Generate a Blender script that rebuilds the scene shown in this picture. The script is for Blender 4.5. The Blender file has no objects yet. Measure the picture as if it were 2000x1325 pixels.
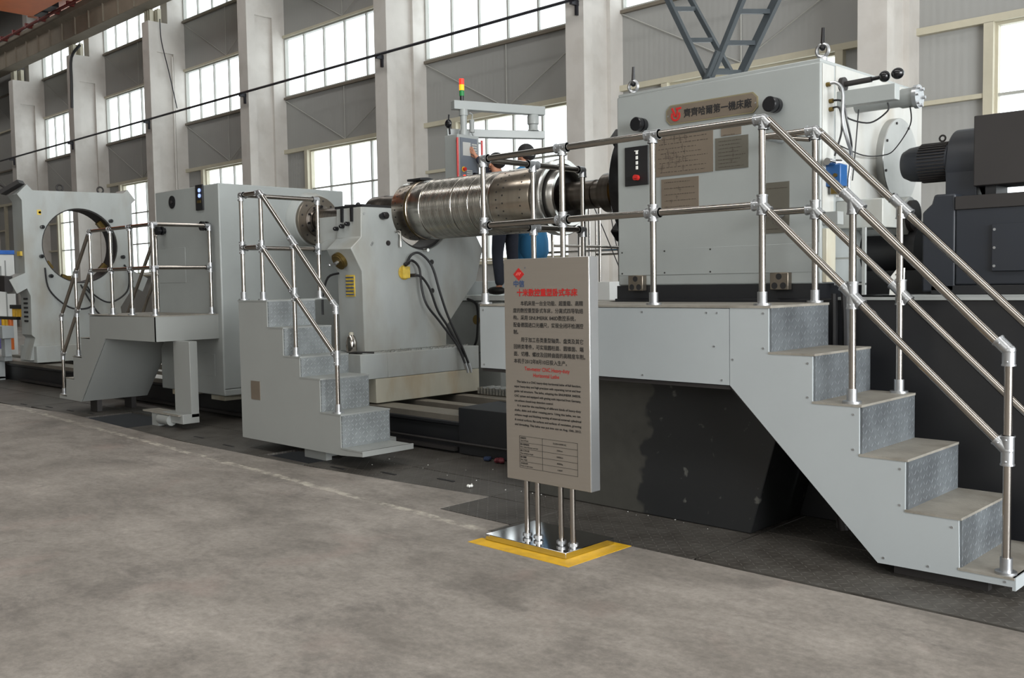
import bpy, bmesh, math, random
from mathutils import Vector, Matrix
random.seed(7)
SC = bpy.context.scene
COL = SC.collection
PI = math.pi

# ------------------------------------------------------------------ camera, world, light, exposure
YAW, PITCH, ROLL, FPX = 0.771985, -0.0582917, -0.0162320, 1894.76
cy, sy, cp, sp = math.cos(YAW), math.sin(YAW), math.cos(PITCH), math.sin(PITCH)
fw = Vector((-sy*cp, cy*cp, sp)); rt = Vector((cy, sy, 0)); up = rt.cross(fw)
cr, sr = math.cos(ROLL), math.sin(ROLL)
r2 = cr*rt + sr*up; u2 = -sr*rt + cr*up
cam = bpy.data.cameras.new('camera'); camo = bpy.data.objects.new('camera', cam); COL.objects.link(camo)
camo.matrix_world = Matrix(((r2.x, u2.x, -fw.x, 0), (r2.y, u2.y, -fw.y, 0), (r2.z, u2.z, -fw.z, 1.5), (0, 0, 0, 1)))
cam.sensor_width = 36; cam.lens = FPX/2000*36; cam.clip_start = .05; cam.clip_end = 300
SC.camera = camo
w = bpy.data.worlds.new('overcast_sky'); SC.world = w; w.use_nodes = True
bg = w.node_tree.nodes['Background']; bg.inputs[0].default_value = (.93, .97, 1, 1); bg.inputs[1].default_value = 3.4

def area(name, loc, rot, sx, sy_, watts, col=(1, 1, 1)):
    l = bpy.data.lights.new(name, 'AREA'); l.shape = 'RECTANGLE'; l.size = sx; l.size_y = sy_; l.energy = watts; l.color = col
    o = bpy.data.objects.new(name, l); COL.objects.link(o); o.location = loc; o.rotation_euler = rot
    return o
# added area lamps for daylight of assumed roof lights, the big gate at the right end and the windows of the wall behind the camera; none of these openings is built
area('roof_light', (0, -2, 13.6), (0, 0, 0), 26, 2.5, 1700, (1, .98, .95))
area('roof_light', (-20, 10.5, 13.6), (0, 0, 0), 60, 1.6, 1100, (1, .98, .95))
area('gate_daylight', (11.7, 1.0, 3.6), (0, PI/2, 0), 6, 12, 5200, (.95, .98, 1))
area('window_daylight', (1, -11.5, 6.5), (PI/2, 0, 0), 20, 3.5, 520, (1, .98, .95))
for zc, hh in ((3.65, 3.3), (7.75, 1.7), (11.2, 2.0)):     # portals: guide sky samples through the wall's windows
    p = area('window_portal', (-20, 15.98, zc), (-PI/2, 0, 0), 52, hh, 1); p.data.cycles.is_portal = True
SC.view_settings.view_transform = 'Standard'; SC.view_settings.look = 'None'
SC.view_settings.gamma = 1; SC.view_settings.use_curve_mapping = False
SC.view_settings.exposure = -0.03
SC.cycles.use_denoising = True
SC.cycles.max_bounces = 8; SC.cycles.transparent_max_bounces = 12
SC.cycles.sample_clamp_indirect = 6

# ------------------------------------------------------------------ materials
def lin(c):
    return tuple((v/12.92 if v <= .04045 else ((v+.055)/1.055)**2.4) for v in (x/255 for x in c))
def newmat(name):
    m = bpy.data.materials.new(name); m.use_nodes = True
    nt = m.node_tree; b = nt.nodes['Principled BSDF']
    return m, nt, b
def mat(name, rgb, rough=.5, metal=0, vary=.12, scale=3, bump=0, bscale=40, stretch=(1, 1, 1), rvar=0, spec=None, tint=None, tamt=.5, tscale=1.2):
    m, nt, b = newmat(name); N = nt.nodes; L = nt.links
    tc = N.new('ShaderNodeTexCoord'); mp = N.new('ShaderNodeMapping'); mp.inputs['Scale'].default_value = stretch
    L.new(tc.outputs['Object'], mp.inputs['Vector'])
    c = lin(rgb)
    n = N.new('ShaderNodeTexNoise'); n.inputs['Scale'].default_value = scale; n.inputs['Detail'].default_value = 6; n.inputs['Roughness'].default_value = .6
    L.new(mp.outputs[0], n.inputs['Vector'])
    r = N.new('ShaderNodeValToRGB'); r.color_ramp.elements[0].position = .3; r.color_ramp.elements[1].position = .7
    r.color_ramp.elements[0].color = tuple(x*(1-vary) for x in c)+(1,); r.color_ramp.elements[1].color = tuple(min(1, x*(1+vary)) for x in c)+(1,)
    L.new(n.outputs['Fac'], r.inputs['Fac'])
    out = r.outputs['Color']
    if tint:
        n2 = N.new('ShaderNodeTexNoise'); n2.inputs['Scale'].default_value = tscale; n2.inputs['Detail'].default_value = 8
        L.new(mp.outputs[0], n2.inputs['Vector'])
        r2_ = N.new('ShaderNodeValToRGB'); r2_.color_ramp.elements[0].position = .5; r2_.color_ramp.elements[1].position = .72
        r2_.color_ramp.elements[0].color = (0, 0, 0, 1); r2_.color_ramp.elements[1].color = (tamt, tamt, tamt, 1)
        L.new(n2.outputs['Fac'], r2_.inputs['Fac'])
        mx = N.new('ShaderNodeMix'); mx.data_type = 'RGBA'
        L.new(r2_.outputs['Color'], mx.inputs[0]); L.new(out, mx.inputs[6]); mx.inputs[7].default_value = lin(tint)+(1,)
        out = mx.outputs[2]
    L.new(out, b.inputs['Base Color'])
    b.inputs['Roughness'].default_value = rough; b.inputs['Metallic'].default_value = metal
    if spec is not None: b.inputs['Specular IOR Level'].default_value = spec
    if rvar:
        mr = N.new('ShaderNodeMapRange'); mr.inputs[3].default_value = rough-rvar; mr.inputs[4].default_value = rough+rvar
        L.new(n.outputs['Fac'], mr.inputs[0]); L.new(mr.outputs[0], b.inputs['Roughness'])
    if bump:
        n3 = N.new('ShaderNodeTexNoise'); n3.inputs['Scale'].default_value = bscale; n3.inputs['Detail'].default_value = 4
        L.new(mp.outputs[0], n3.inputs['Vector'])
        bp = N.new('ShaderNodeBump'); bp.inputs['Strength'].default_value = bump; bp.inputs['Distance'].default_value = .01
        L.new(n3.outputs['Fac'], bp.inputs['Height']); L.new(bp.outputs[0], b.inputs['Normal'])
    return m
def emis(name, rgb, s, base=None):
    m, nt, b = newmat(name); b.inputs['Base Color'].default_value = lin(base or rgb)+(1,)
    b.inputs['Emission Color'].default_value = lin(rgb)+(1,); b.inputs['Emission Strength'].default_value = s
    return m
def tread_mat(name, rgb, rough, metal, freq, u='xy', dirt=None, strength=.6, damt=.7):
    """chequer plate: raised lozenges alternating +45/-45 degrees"""
    m, nt, b = newmat(name); N = nt.nodes; L = nt.links
    tc = N.new('ShaderNodeTexCoord'); sx = N.new('ShaderNodeSeparateXYZ'); L.new(tc.outputs['Object'], sx.inputs[0])
    def M(op, a, b_=None, c_=None):
        n = N.new('ShaderNodeMath'); n.operation = op
        for i, v in enumerate((a, b_, c_)):
            if v is None: continue
            if isinstance(v, (int, float)): n.inputs[i].default_value = v
            else: L.new(v, n.inputs[i])
        return n.outputs[0]
    X = M('MULTIPLY', sx.outputs['XYZ'.index(u[0].upper())], freq); Y = M('MULTIPLY', sx.outputs['XYZ'.index(u[1].upper())], freq)
    ix = M('FLOOR', X); iy = M('FLOOR', Y)
    par = M('MULTIPLY_ADD', M('FLOORED_MODULO', M('ADD', ix, iy), 2), 2, -1)
    fx = M('SUBTRACT', M('SUBTRACT', X, ix), .5); fy = M('SUBTRACT', M('SUBTRACT', Y, iy), .5)
    fx2 = M('MULTIPLY', fx, par)
    a = M('ADD', fx2, fy); c = M('SUBTRACT', fx2, fy)
    d = M('ADD', M('MULTIPLY', M('MULTIPLY', a, a), 1.6), M('MULTIPLY', M('MULTIPLY', c, c), 30))
    h = M('MAXIMUM', M('SUBTRACT', 1, M('MULTIPLY', d, 1.3)), 0)
    n = N.new('ShaderNodeTexNoise'); n.inputs['Scale'].default_value = 4; n.inputs['Detail'].default_value = 7; n.inputs['Roughness'].default_value = .65; L.new(tc.outputs['Object'], n.inputs['Vector'])
    r = N.new('ShaderNodeValToRGB'); r.color_ramp.elements[0].position = .35; r.color_ramp.elements[1].position = .65
    cc = lin(rgb); dd = lin(dirt or rgb)
    r.color_ramp.elements[0].color = tuple(x*(1-damt)+y*damt for x, y in zip(cc, dd))+(1,); r.color_ramp.elements[1].color = cc+(1,)
    L.new(n.outputs['Fac'], r.inputs['Fac'])
    mx = N.new('ShaderNodeMix'); mx.data_type = 'RGBA'; L.new(M('MULTIPLY', h, .55), mx.inputs[0]); L.new(r.outputs[0], mx.inputs[6]); mx.inputs[7].default_value = tuple(min(1, x*1.8) for x in cc)+(1,)
    L.new(mx.outputs[2], b.inputs['Base Color'])
    b.inputs['Roughness'].default_value = rough; b.inputs['Metallic'].default_value = metal
    bp = N.new('ShaderNodeBump'); bp.inputs['Strength'].default_value = strength; bp.inputs['Distance'].default_value = .004
    L.new(h, bp.inputs['Height']); L.new(bp.outputs[0], b.inputs['Normal'])
    return m
def turned_mat(name, rgb, rough, groove=0, gfreq=90, tint=None):
    """turned steel: bands and grooves that repeat along the axis (X)"""
    m, nt, b = newmat(name); N = nt.nodes; L = nt.links
    tc = N.new('ShaderNodeTexCoord'); mp = N.new('ShaderNodeMapping'); mp.inputs['Scale'].default_value = (14, .5, .5); L.new(tc.outputs['Object'], mp.inputs[0])
    n = N.new('ShaderNodeTexNoise'); n.inputs['Scale'].default_value = 1.5; n.inputs['Detail'].default_value = 5; L.new(mp.outputs[0], n.inputs['Vector'])
    r = N.new('ShaderNodeValToRGB'); c = lin(rgb); r.color_ramp.elements[0].position = .3; r.color_ramp.elements[1].position = .72
    r.color_ramp.elements[0].color = tuple(x*.55 for x in c)+(1,); r.color_ramp.elements[1].color = c+(1,)
    L.new(n.outputs['Fac'], r.inputs['Fac']); out = r.outputs[0]
    if tint:
        n2 = N.new('ShaderNodeTexNoise'); n2.inputs['Scale'].default_value = 5; L.new(tc.outputs['Object'], n2.inputs['Vector'])
        mx = N.new('ShaderNodeMix'); mx.data_type = 'RGBA'; L.new(n2.outputs['Fac'], mx.inputs[0]); L.new(out, mx.inputs[6]); mx.inputs[7].default_value = lin(tint)+(1,); out = mx.outputs[2]
    L.new(out, b.inputs['Base Color']); b.inputs['Metallic'].default_value = .95; b.inputs['Roughness'].default_value = rough
    if groove:
        wv = N.new('ShaderNodeTexWave'); wv.bands_direction = 'X'; wv.inputs['Scale'].default_value = gfreq; L.new(tc.outputs['Object'], wv.inputs['Vector'])
        bp = N.new('ShaderNodeBump'); bp.inputs['Strength'].default_value = groove; bp.inputs['Distance'].default_value = .003
        L.new(wv.outputs['Fac'], bp.inputs['Height']); L.new(bp.outputs[0], b.inputs['Normal'])
    return m
def glass_mat():
    m, nt, b = newmat('window_glass'); N = nt.nodes; L = nt.links
    N.remove(b); o = N['Material Output']
    t = N.new('ShaderNodeBsdfTransparent'); t.inputs[0].default_value = (.93, .95, .95, 1)
    g = N.new('ShaderNodeBsdfGlossy'); g.inputs['Roughness'].default_value = .05
    mx = N.new('ShaderNodeMixShader'); fr = N.new('ShaderNodeFresnel'); fr.inputs[0].default_value = 1.3
    ge = N.new('ShaderNodeNewGeometry'); mu = N.new('ShaderNodeMath'); mu.operation = 'MULTIPLY_ADD'
    L.new(ge.outputs['Backfacing'], mu.inputs[0]); mu.inputs[1].default_value = -1; mu.inputs[2].default_value = 1   # reflect on the front of the pane only
    m2 = N.new('ShaderNodeMath'); m2.operation = 'MULTIPLY'; L.new(fr.outputs[0], m2.inputs[0]); L.new(mu.outputs[0], m2.inputs[1]); L.new(m2.outputs[0], mx.inputs[0]); L.new(t.outputs[0], mx.inputs[1]); L.new(g.outputs[0], mx.inputs[2]); L.new(mx.outputs[0], o.inputs[0])
    return m
def concrete_floor():
    m, nt, b = newmat('worn_concrete'); N = nt.nodes; L = nt.links
    tc = N.new('ShaderNodeTexCoord')
    def noise(sc, det, ro, st=(1, 1, 1), dist=0):
        mp = N.new('ShaderNodeMapping'); mp.inputs['Scale'].default_value = st; L.new(tc.outputs['Object'], mp.inputs[0])
        n = N.new('ShaderNodeTexNoise'); n.inputs['Scale'].default_value = sc; n.inputs['Detail'].default_value = det; n.inputs['Roughness'].default_value = ro; n.inputs['Distortion'].default_value = dist
        L.new(mp.outputs[0], n.inputs['Vector']); return n.outputs['Fac']
    def ramp(f, p0, p1, c0, c1):
        r = N.new('ShaderNodeValToRGB'); r.color_ramp.elements[0].position = p0; r.color_ramp.elements[1].position = p1
        r.color_ramp.elements[0].color = c0+(1,); r.color_ramp.elements[1].color = c1+(1,); L.new(f, r.inputs[0]); return r.outputs[0]
    def mix(f, a, c, mode='MIX'):
        mx = N.new('ShaderNodeMix'); mx.data_type = 'RGBA'; mx.blend_type = mode
        if isinstance(f, float): mx.inputs[0].default_value = f
        else: L.new(f, mx.inputs[0])
        L.new(a, mx.inputs[6])
        if isinstance(c, tuple): mx.inputs[7].default_value = c+(1,)
        else: L.new(c, mx.inputs[7])
        return mx.outputs[2]
    base = ramp(noise(1.1, 10, .68, (1, 1.5, 1), .3), .34, .68, lin((112, 106, 99)), lin((152, 145, 137)))
    blot = ramp(noise(2.2, 10, .78, (.8, 1.3, 1), .4), .52, .68, (0, 0, 0), (.55, .55, .55))
    c = mix(blot, base, lin((84, 79, 75)))
    fine = ramp(noise(26, 6, .75), .35, .65, (.72, .72, .72), (1.16, 1.16, 1.16))
    c = mix(.7, c, fine, 'MULTIPLY')
    mid = ramp(noise(6, 8, .75, (.7, 1.6, 1)), .38, .66, (.84, .84, .84), (1.08, 1.08, 1.08))
    c = mix(.8, c, mid, 'MULTIPLY')
    pink = ramp(noise(1.9, 4, .5, (1, 1, 1), .4), .6, .75, (0, 0, 0), (.35, .35, .35))
    c = mix(pink, c, lin((146, 128, 120)))
    speck = ramp(noise(55, 2, .5), .74, .8, (0, 0, 0), (.5, .5, .5))
    c = mix(speck, c, lin((176, 170, 160)))
    # faded white paint line that once ran along the machine
    sx = N.new('ShaderNodeSeparateXYZ'); L.new(tc.outputs['Object'], sx.inputs[0])
    def M(op, a, b_=None, c_=None):
        n = N.new('ShaderNodeMath'); n.operation = op
        for i, v in enumerate((a, b_, c_)):
            if v is None: continue
            if isinstance(v, (int, float)): n.inputs[i].default_value = v
            else: L.new(v, n.inputs[i])
        return n.outputs[0]
    yy = M('MULTIPLY_ADD', sx.outputs[0], .045, sx.outputs[1])   # tilted band y + .045 x
    wob = M('MULTIPLY_ADD', noise(3, 5, .7), .12, -.06)
    band = M('LESS_THAN', M('ABSOLUTE', M('ADD', M('SUBTRACT', yy, 3.84), wob)), .034)
    lim = M('LESS_THAN', sx.outputs[0], -4.2)
    worn = ramp(noise(7, 8, .75), .44, .6, (0, 0, 0), (.75, .75, .75))
    c = mix(M('MULTIPLY', M('MULTIPLY', band, lim), worn), c, lin((186, 180, 166)))
    L.new(c, b.inputs['Base Color'])
    b.inputs['Roughness'].default_value = .62; b.inputs['Specular IOR Level'].default_value = .35
    bp = N.new('ShaderNodeBump'); bp.inputs['Strength'].default_value = .25; bp.inputs['Distance'].default_value = .006
    L.new(noise(18, 8, .7), bp.inputs['Height']); L.new(bp.outputs[0], b.inputs['Normal'])
    return m

M_PAINT = mat('grey_machine_paint', (142, 146, 144), .38, 0, .05, 2, tint=(134, 138, 136), tamt=.35, tscale=2.5)
M_PAINTD = mat('dirty_grey_paint', (160, 164, 162), .42, 0, .08, 3, tint=(128, 116, 92), tamt=.5, tscale=2.2, stretch=(1, 1, .4))
M_SHEETD = mat('warm_grey_sheet_paint', (137, 139, 136), .42, 0, .03, 2)  # sheet grey darkened and warmed: shade on the farther stairs put into the colour
M_CREAM = mat('oily_cream_paint', (176, 172, 156), .45, 0, .1, 3, tint=(150, 116, 62), tamt=.8, tscale=2.4, stretch=(1, 1, .35))
M_SHEET = mat('grey_sheet_paint', (152, 157, 158), .42, 0, .03, 2)
M_BLACK = mat('black_paint', (21, 22, 25), .45, 0, .15, 2, tint=(34, 33, 32), tamt=.7, tscale=1.1)
M_NAVY = mat('dark_blue_motor_paint', (28, 32, 39), .5, 0, .12, 3, tint=(36, 35, 35), tamt=.6)
M_BROWNB = mat('dusty_black_paint', (37, 34, 33), .6, 0, .1, 3)
M_RUB = mat('black_rubber', (22, 22, 24), .45, 0, .1, 8)
M_KNOB = mat('black_plastic', (14, 14, 17), .25, 0, .05, 8)
M_STEEL = mat('brushed_stainless', (176, 170, 163), .17, 1, .01, 1)
M_FIT = mat('cast_zinc_fitting', (178, 180, 182), .34, .9, .08, 20)
M_MIRROR = mat('polished_stainless', (205, 205, 205), .1, 1, .03, 5)
M_SIGN = mat('satin_sign_steel', (150, 142, 132), .42, .55, .02, 3, stretch=(1, 1, 20))
M_SIGNE = mat('sign_edge_steel', (175, 176, 176), .3, .85, .03, 3)
M_DARKST = turned_mat('dark_turned_steel', (120, 112, 104), .3)
M_ROLL = turned_mat('turned_roll_steel', (200, 195, 186), .2, .12, 60)
M_ROLLE = turned_mat('turned_roll_end_steel', (216, 209, 199), .2, .1, 60, tint=(192, 176, 156))
M_BRIGHT = mat('machined_steel', (205, 204, 200), .25, .95, .06, 8)
M_FACE = turned_mat('dull_flange_steel', (150, 142, 130), .35, tint=(130, 120, 108))
M_PLATE = mat('etched_info_plate', (124, 113, 100), .42, .5, .06, 6)
M_PLATEG = mat('grey_info_plate', (104, 101, 92), .45, .5, .05, 6)
M_BRASS = mat('brass_nameplate', (142, 134, 106), .4, .5, .06, 6)
M_BRASSD = mat('oily_brass', (112, 94, 52), .35, .8, .2, 6)
M_INK = mat('black_ink', (24, 23, 24), .6, 0, 0)
M_INKB = mat('grey_etching_ink', (66, 58, 50), .6, 0, 0)
M_RED = mat('red_ink', (168, 30, 28), .5, 0, .03)
M_REDM = mat('red_plastic', (176, 40, 36), .35, 0, .03)
M_BLUEI = mat('blue_ink', (52, 70, 104), .5, 0, .03)
M_WHITE = mat('white_mark', (222, 222, 216), .5, 0, .03)
M_YEL = mat('yellow_floor_paint', (204, 158, 22), .55, 0, .08, 12, tint=(150, 120, 40), tamt=.5, tscale=9)
M_YELP = mat('yellow_paint', (206, 176, 70), .5, 0, .15, 20, tint=(120, 104, 60), tamt=.6, tscale=14)
M_ORANGE = mat('orange_crane_paint', (196, 96, 26), .45, 0, .1, 2)
M_REDP = mat('red_conductor_rail', (112, 44, 40), .5, 0, .1, 4)
M_BLUE = mat('blue_valve_paint', (28, 74, 124), .35, 0, .1, 10)
M_BLUEF = mat('blue_work_cloth', (44, 108, 150), .9, 0, .2, 4, bump=.5, bscale=12, stretch=(1, 1, .3))
M_DARKF = mat('dark_work_cloth', (34, 38, 50), .9, 0, .2, 5, bump=.4, bscale=14)
M_SKIN = mat('skin', (176, 124, 98), .55, 0, .06, 12)
M_HAIR = mat('black_hair', (16, 14, 14), .6, 0, .2, 60, bump=.6, bscale=160)
M_SHOE = mat('black_leather', (24, 22, 22), .45, 0, .1, 20)
M_CONC = mat('white_painted_concrete', (198, 194, 188), .7, 0, .06, 1.4, bump=.12, bscale=8, tint=(176, 170, 162), tamt=.5, tscale=2)
M_BEAM = mat('raw_concrete_beam', (130, 122, 108), .8, 0, .12, 1.6, bump=.2, bscale=9)
M_PANEL = None
M_GIRT = mat('cream_steel_girt', (186, 180, 160), .5, 0, .06, 3)
M_MUNT = mat('pale_window_frame', (168, 168, 162), .5, 0, .04, 4)
M_SILL = mat('brown_window_rail', (112, 104, 92), .55, 0, .06, 4)
M_CEIL = mat('grey_roof_sheet', (92, 90, 86), .8, 0, .08, 2)
M_WALLIN = mat('pale_hall_wall', (160, 158, 152), .8, 0, .06, 1)
M_DRAIL = mat('dark_grey_lattice_steel', (60, 66, 70), .5, .1, .12, 4)
M_PIPE = mat('dark_service_pipe', (40, 40, 46), .45, .2, .08, 4)
M_GLASS = glass_mat()
M_FLOOR = concrete_floor()
M_FPLATE = tread_mat('dark_floor_tread_plate', (82, 79, 74), .5, .15, 22, 'xy', (56, 52, 47), .6, .9)
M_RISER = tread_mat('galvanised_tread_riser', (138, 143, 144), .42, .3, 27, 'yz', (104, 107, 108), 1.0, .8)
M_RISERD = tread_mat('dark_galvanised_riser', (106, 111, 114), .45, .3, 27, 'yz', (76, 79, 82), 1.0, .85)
M_TREAD = mat('dusty_tread_plate', (134, 130, 121), .6, .1, .16, 6, bump=.2, bscale=60, tint=(104, 98, 88), tamt=.7, tscale=5)
M_TREADL = mat('galvanised_tread', (146, 149, 146), .5, .3, .1, 5, bump=.2, bscale=60)
M_PIT = mat('pit_concrete', (34, 32, 30), .9, 0, .2, 3)
M_CARR = mat('grey_carriage_casting', (146, 149, 147), .6, 0, .12, 2, tint=(84, 84, 80), tamt=.6, tscale=2)
M_TANBACK = mat('white_enamel', (214, 216, 214), .4, 0, .03, 4)
M_FOIL = mat('metal_chips', (190, 190, 188), .3, .9, .3, 80)
def stained_mat():
    m, nt, b = newmat('oil_stained_steel'); N = nt.nodes; L = nt.links
    tc = N.new('ShaderNodeTexCoord'); sx = N.new('ShaderNodeSeparateXYZ'); L.new(tc.outputs['Object'], sx.inputs[0])
    n = N.new('ShaderNodeTexNoise'); n.inputs['Scale'].default_value = 3.2; n.inputs['Detail'].default_value = 3; L.new(tc.outputs['Object'], n.inputs['Vector'])
    ad = N.new('ShaderNodeMath'); ad.operation = 'MULTIPLY_ADD'; L.new(n.outputs['Fac'], ad.inputs[0]); ad.inputs[1].default_value = .7; L.new(sx.outputs[0], ad.inputs[2])
    gt = N.new('ShaderNodeMapRange'); L.new(ad.outputs[0], gt.inputs[0]); gt.inputs[1].default_value = .12; gt.inputs[2].default_value = .15   # object origin at x -3.5
    n2 = N.new('ShaderNodeTexNoise'); n2.inputs['Scale'].default_value = 14; n2.inputs['Detail'].default_value = 6; L.new(tc.outputs['Object'], n2.inputs['Vector'])
    r = N.new('ShaderNodeValToRGB'); r.color_ramp.elements[0].color = lin((52, 51, 47))+(1,); r.color_ramp.elements[1].color = lin((66, 65, 60))+(1,); L.new(n2.outputs['Fac'], r.inputs[0])
    r3 = N.new('ShaderNodeValToRGB'); r3.color_ramp.elements[0].position = .66; r3.color_ramp.elements[1].position = .72; r3.color_ramp.elements[0].color = lin((30, 31, 32))+(1,); r3.color_ramp.elements[1].color = lin((80, 80, 76))+(1,); L.new(n2.outputs['Fac'], r3.inputs[0])
    mx = N.new('ShaderNodeMix'); mx.data_type = 'RGBA'; L.new(gt.outputs[0], mx.inputs[0]); L.new(r.outputs[0], mx.inputs[6]); L.new(r3.outputs[0], mx.inputs[7])
    L.new(mx.outputs[2], b.inputs['Base Color']); b.inputs['Roughness'].default_value = .5
    return m
def ribbed_panel():
    m, nt, b = newmat('grey_ribbed_cladding'); N = nt.nodes; L = nt.links
    tc = N.new('ShaderNodeTexCoord')
    n = N.new('ShaderNodeTexNoise'); n.inputs['Scale'].default_value = .8; n.inputs['Detail'].default_value = 5; L.new(tc.outputs['Object'], n.inputs['Vector'])
    r = N.new('ShaderNodeValToRGB'); c = lin((158, 158, 155)); r.color_ramp.elements[0].color = tuple(x*.86 for x in c)+(1,); r.color_ramp.elements[1].color = c+(1,)
    L.new(n.outputs['Fac'], r.inputs['Fac']); L.new(r.outputs[0], b.inputs['Base Color']); b.inputs['Roughness'].default_value = .55
    wv = N.new('ShaderNodeTexWave'); wv.bands_direction = 'X'; wv.inputs['Scale'].default_value = 2.6; L.new(tc.outputs['Object'], wv.inputs['Vector'])
    bp = N.new('ShaderNodeBump'); bp.inputs['Strength'].default_value = .18; bp.inputs['Distance'].default_value = .01
    L.new(wv.outputs['Fac'], bp.inputs['Height']); L.new(bp.outputs[0], b.inputs['Normal'])
    return m
M_PANEL = ribbed_panel()

# ------------------------------------------------------------------ mesh helpers
def arcpts(cx, cz, r, a0, a1, n):
    return [(cx+r*math.cos(math.radians(a0+(a1-a0)*i/n)), cz+r*math.sin(math.radians(a0+(a1-a0)*i/n))) for i in range(n+1)]
class MB:
    def __init__(s): s.v = []; s.f = []; s.sm = []
    def add(s, vs, fs, smooth=False):
        k = len(s.v); s.v += [tuple(v) for v in vs]; s.f += [tuple(i+k for i in f) for f in fs]; s.sm += [smooth]*len(fs); return s
    def box(s, x0, x1, y0, y1, z0, z1):
        v = [(x, y, z) for x in (x0, x1) for y in (y0, y1) for z in (z0, z1)]
        return s.add(v, [(0, 1, 3, 2), (4, 6, 7, 5), (0, 4, 5, 1), (2, 3, 7, 6), (0, 2, 6, 4), (1, 5, 7, 3)])
    def beam(s, a, b, w_, h, upv=(0, 0, 1)):
        a = Vector(a); b = Vector(b); d = (b-a).normalized(); sd = d.cross(Vector(upv)).normalized()*w_/2; u = sd.cross(d).normalized()*h/2
        v = [p+i*sd+j*u for p in (a, b) for i in (-1, 1) for j in (-1, 1)]
        return s.add(v, [(0, 1, 3, 2), (4, 6, 7, 5), (0, 4, 5, 1), (2, 3, 7, 6), (0, 2, 6, 4), (1, 5, 7, 3)])
    def prism(s, poly, ax, a, b):
        def q(p, t): return {'x': (t, p[0], p[1]), 'y': (p[0], t, p[1]), 'z': (p[0], p[1], t)}[ax]
        n = len(poly); v = [q(p, a) for p in poly]+[q(p, b) for p in poly]
        return s.add(v, [tuple(range(n)), tuple(range(2*n-1, n-1, -1))]+[(i, i+n, (i+1) % n+n, (i+1) % n) for i in range(n)])
    def cyl(s, a, b, r0, r1=None, n=20, caps=True):
        r1 = r0 if r1 is None else r1
        a = Vector(a); b = Vector(b); d = (b-a).normalized(); t = Vector((0, 0, 1)) if abs(d.z) < .9 else Vector((1, 0, 0))
        e = d.cross(t).normalized(); f = d.cross(e)
        v = [p+(e*math.cos(2*PI*i/n)+f*math.sin(2*PI*i/n))*r for p, r in ((a, r0), (b, r1)) for i in range(n)]
        s.add(v, [(i, (i+1) % n, (i+1) % n+n, i+n) for i in range(n)], True)
        if caps: s.add(v[:n], [tuple(range(n-1, -1, -1))]); s.add(v[n:], [tuple(range(n))])
        return s
    def tube(s, pts, r, n=10, sub=0):
        P = [Vector(p) for p in pts]
        if sub:                                   # Catmull-Rom
            Q = []
            for i in range(len(P)-1):
                p0, p1, p2, p3 = P[max(i-1, 0)], P[i], P[i+1], P[min(i+2, len(P)-1)]
                for k in range(sub):
                    t = k/sub; Q.append(.5*((2*p1)+(-p0+p2)*t+(2*p0-5*p1+4*p2-p3)*t*t+(-p0+3*p1-3*p2+p3)*t**3))
            P = Q+[P[-1]]
        v = []; e = None
        for i, p in enumerate(P):
            d = (P[min(i+1, len(P)-1)]-P[max(i-1, 0)]).normalized()
            if e is None:
                t = Vector((0, 0, 1)) if abs(d.z) < .9 else Vector((1, 0, 0)); e = d.cross(t).normalized()
            e = (e-d*e.dot(d)).normalized(); f = d.cross(e)
            v += [p+(e*math.cos(2*PI*k/n)+f*math.sin(2*PI*k/n))*r for k in range(n)]
        m = len(P)
        s.add(v, [(i*n+k, i*n+(k+1) % n, (i+1)*n+(k+1) % n, (i+1)*n+k) for i in range(m-1) for k in range(n)], True)
        s.add(v[:n], [tuple(range(n-1, -1, -1))]); s.add(v[-n:], [tuple(range(n))])
        return s
    def lathe(s, prof, cy_, cz_, n=64, ax='x', cx_=0, caps=True):
        """prof: (t, r) along the axis"""
        k = len(prof)
        for j in range(k-1):
            v = []
            for t, r in (prof[j], prof[j+1]):
                for i in range(n):
                    a = 2*PI*i/n; c, q = r*math.cos(a), r*math.sin(a)
                    v.append((t, cy_+c, cz_+q) if ax == 'x' else (cx_+c, t, cz_+q) if ax == 'y' else (cx_+c, cy_+q, t))
            s.add(v, [(i, (i+1) % n, (i+1) % n+n, i+n) for i in range(n)], abs(prof[j][0]-prof[j+1][0]) > 1e-6)
        if caps:
            for e in (0, k-1):
                t, r = prof[e]
                v = [((t, cy_+r*math.cos(2*PI*i/n), cz_+r*math.sin(2*PI*i/n)) if ax == 'x' else (cx_+r*math.cos(2*PI*i/n), t, cz_+r*math.sin(2*PI*i/n)) if ax == 'y' else (cx_+r*math.cos(2*PI*i/n), cy_+r*math.sin(2*PI*i/n), t)) for i in range(n)]
                s.add(v, [tuple(range(n))])
        return s
    def torus(s, c, R, r, ax='y', n=20, m=8):
        v = []
        for i in range(n):
            a = 2*PI*i/n
            for j in range(m):
                b = 2*PI*j/m; q = R+r*math.cos(b); h = r*math.sin(b); p = (q*math.cos(a), q*math.sin(a))
                v.append((c[0]+h, c[1]+p[0], c[2]+p[1]) if ax == 'x' else (c[0]+p[0], c[1]+h, c[2]+p[1]) if ax == 'y' else (c[0]+p[0], c[1]+p[1], c[2]+h))
        return s.add(v, [(i*m+j, i*m+(j+1) % m, ((i+1) % n)*m+(j+1) % m, ((i+1) % n)*m+j) for i in range(n) for j in range(m)], True)
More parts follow.
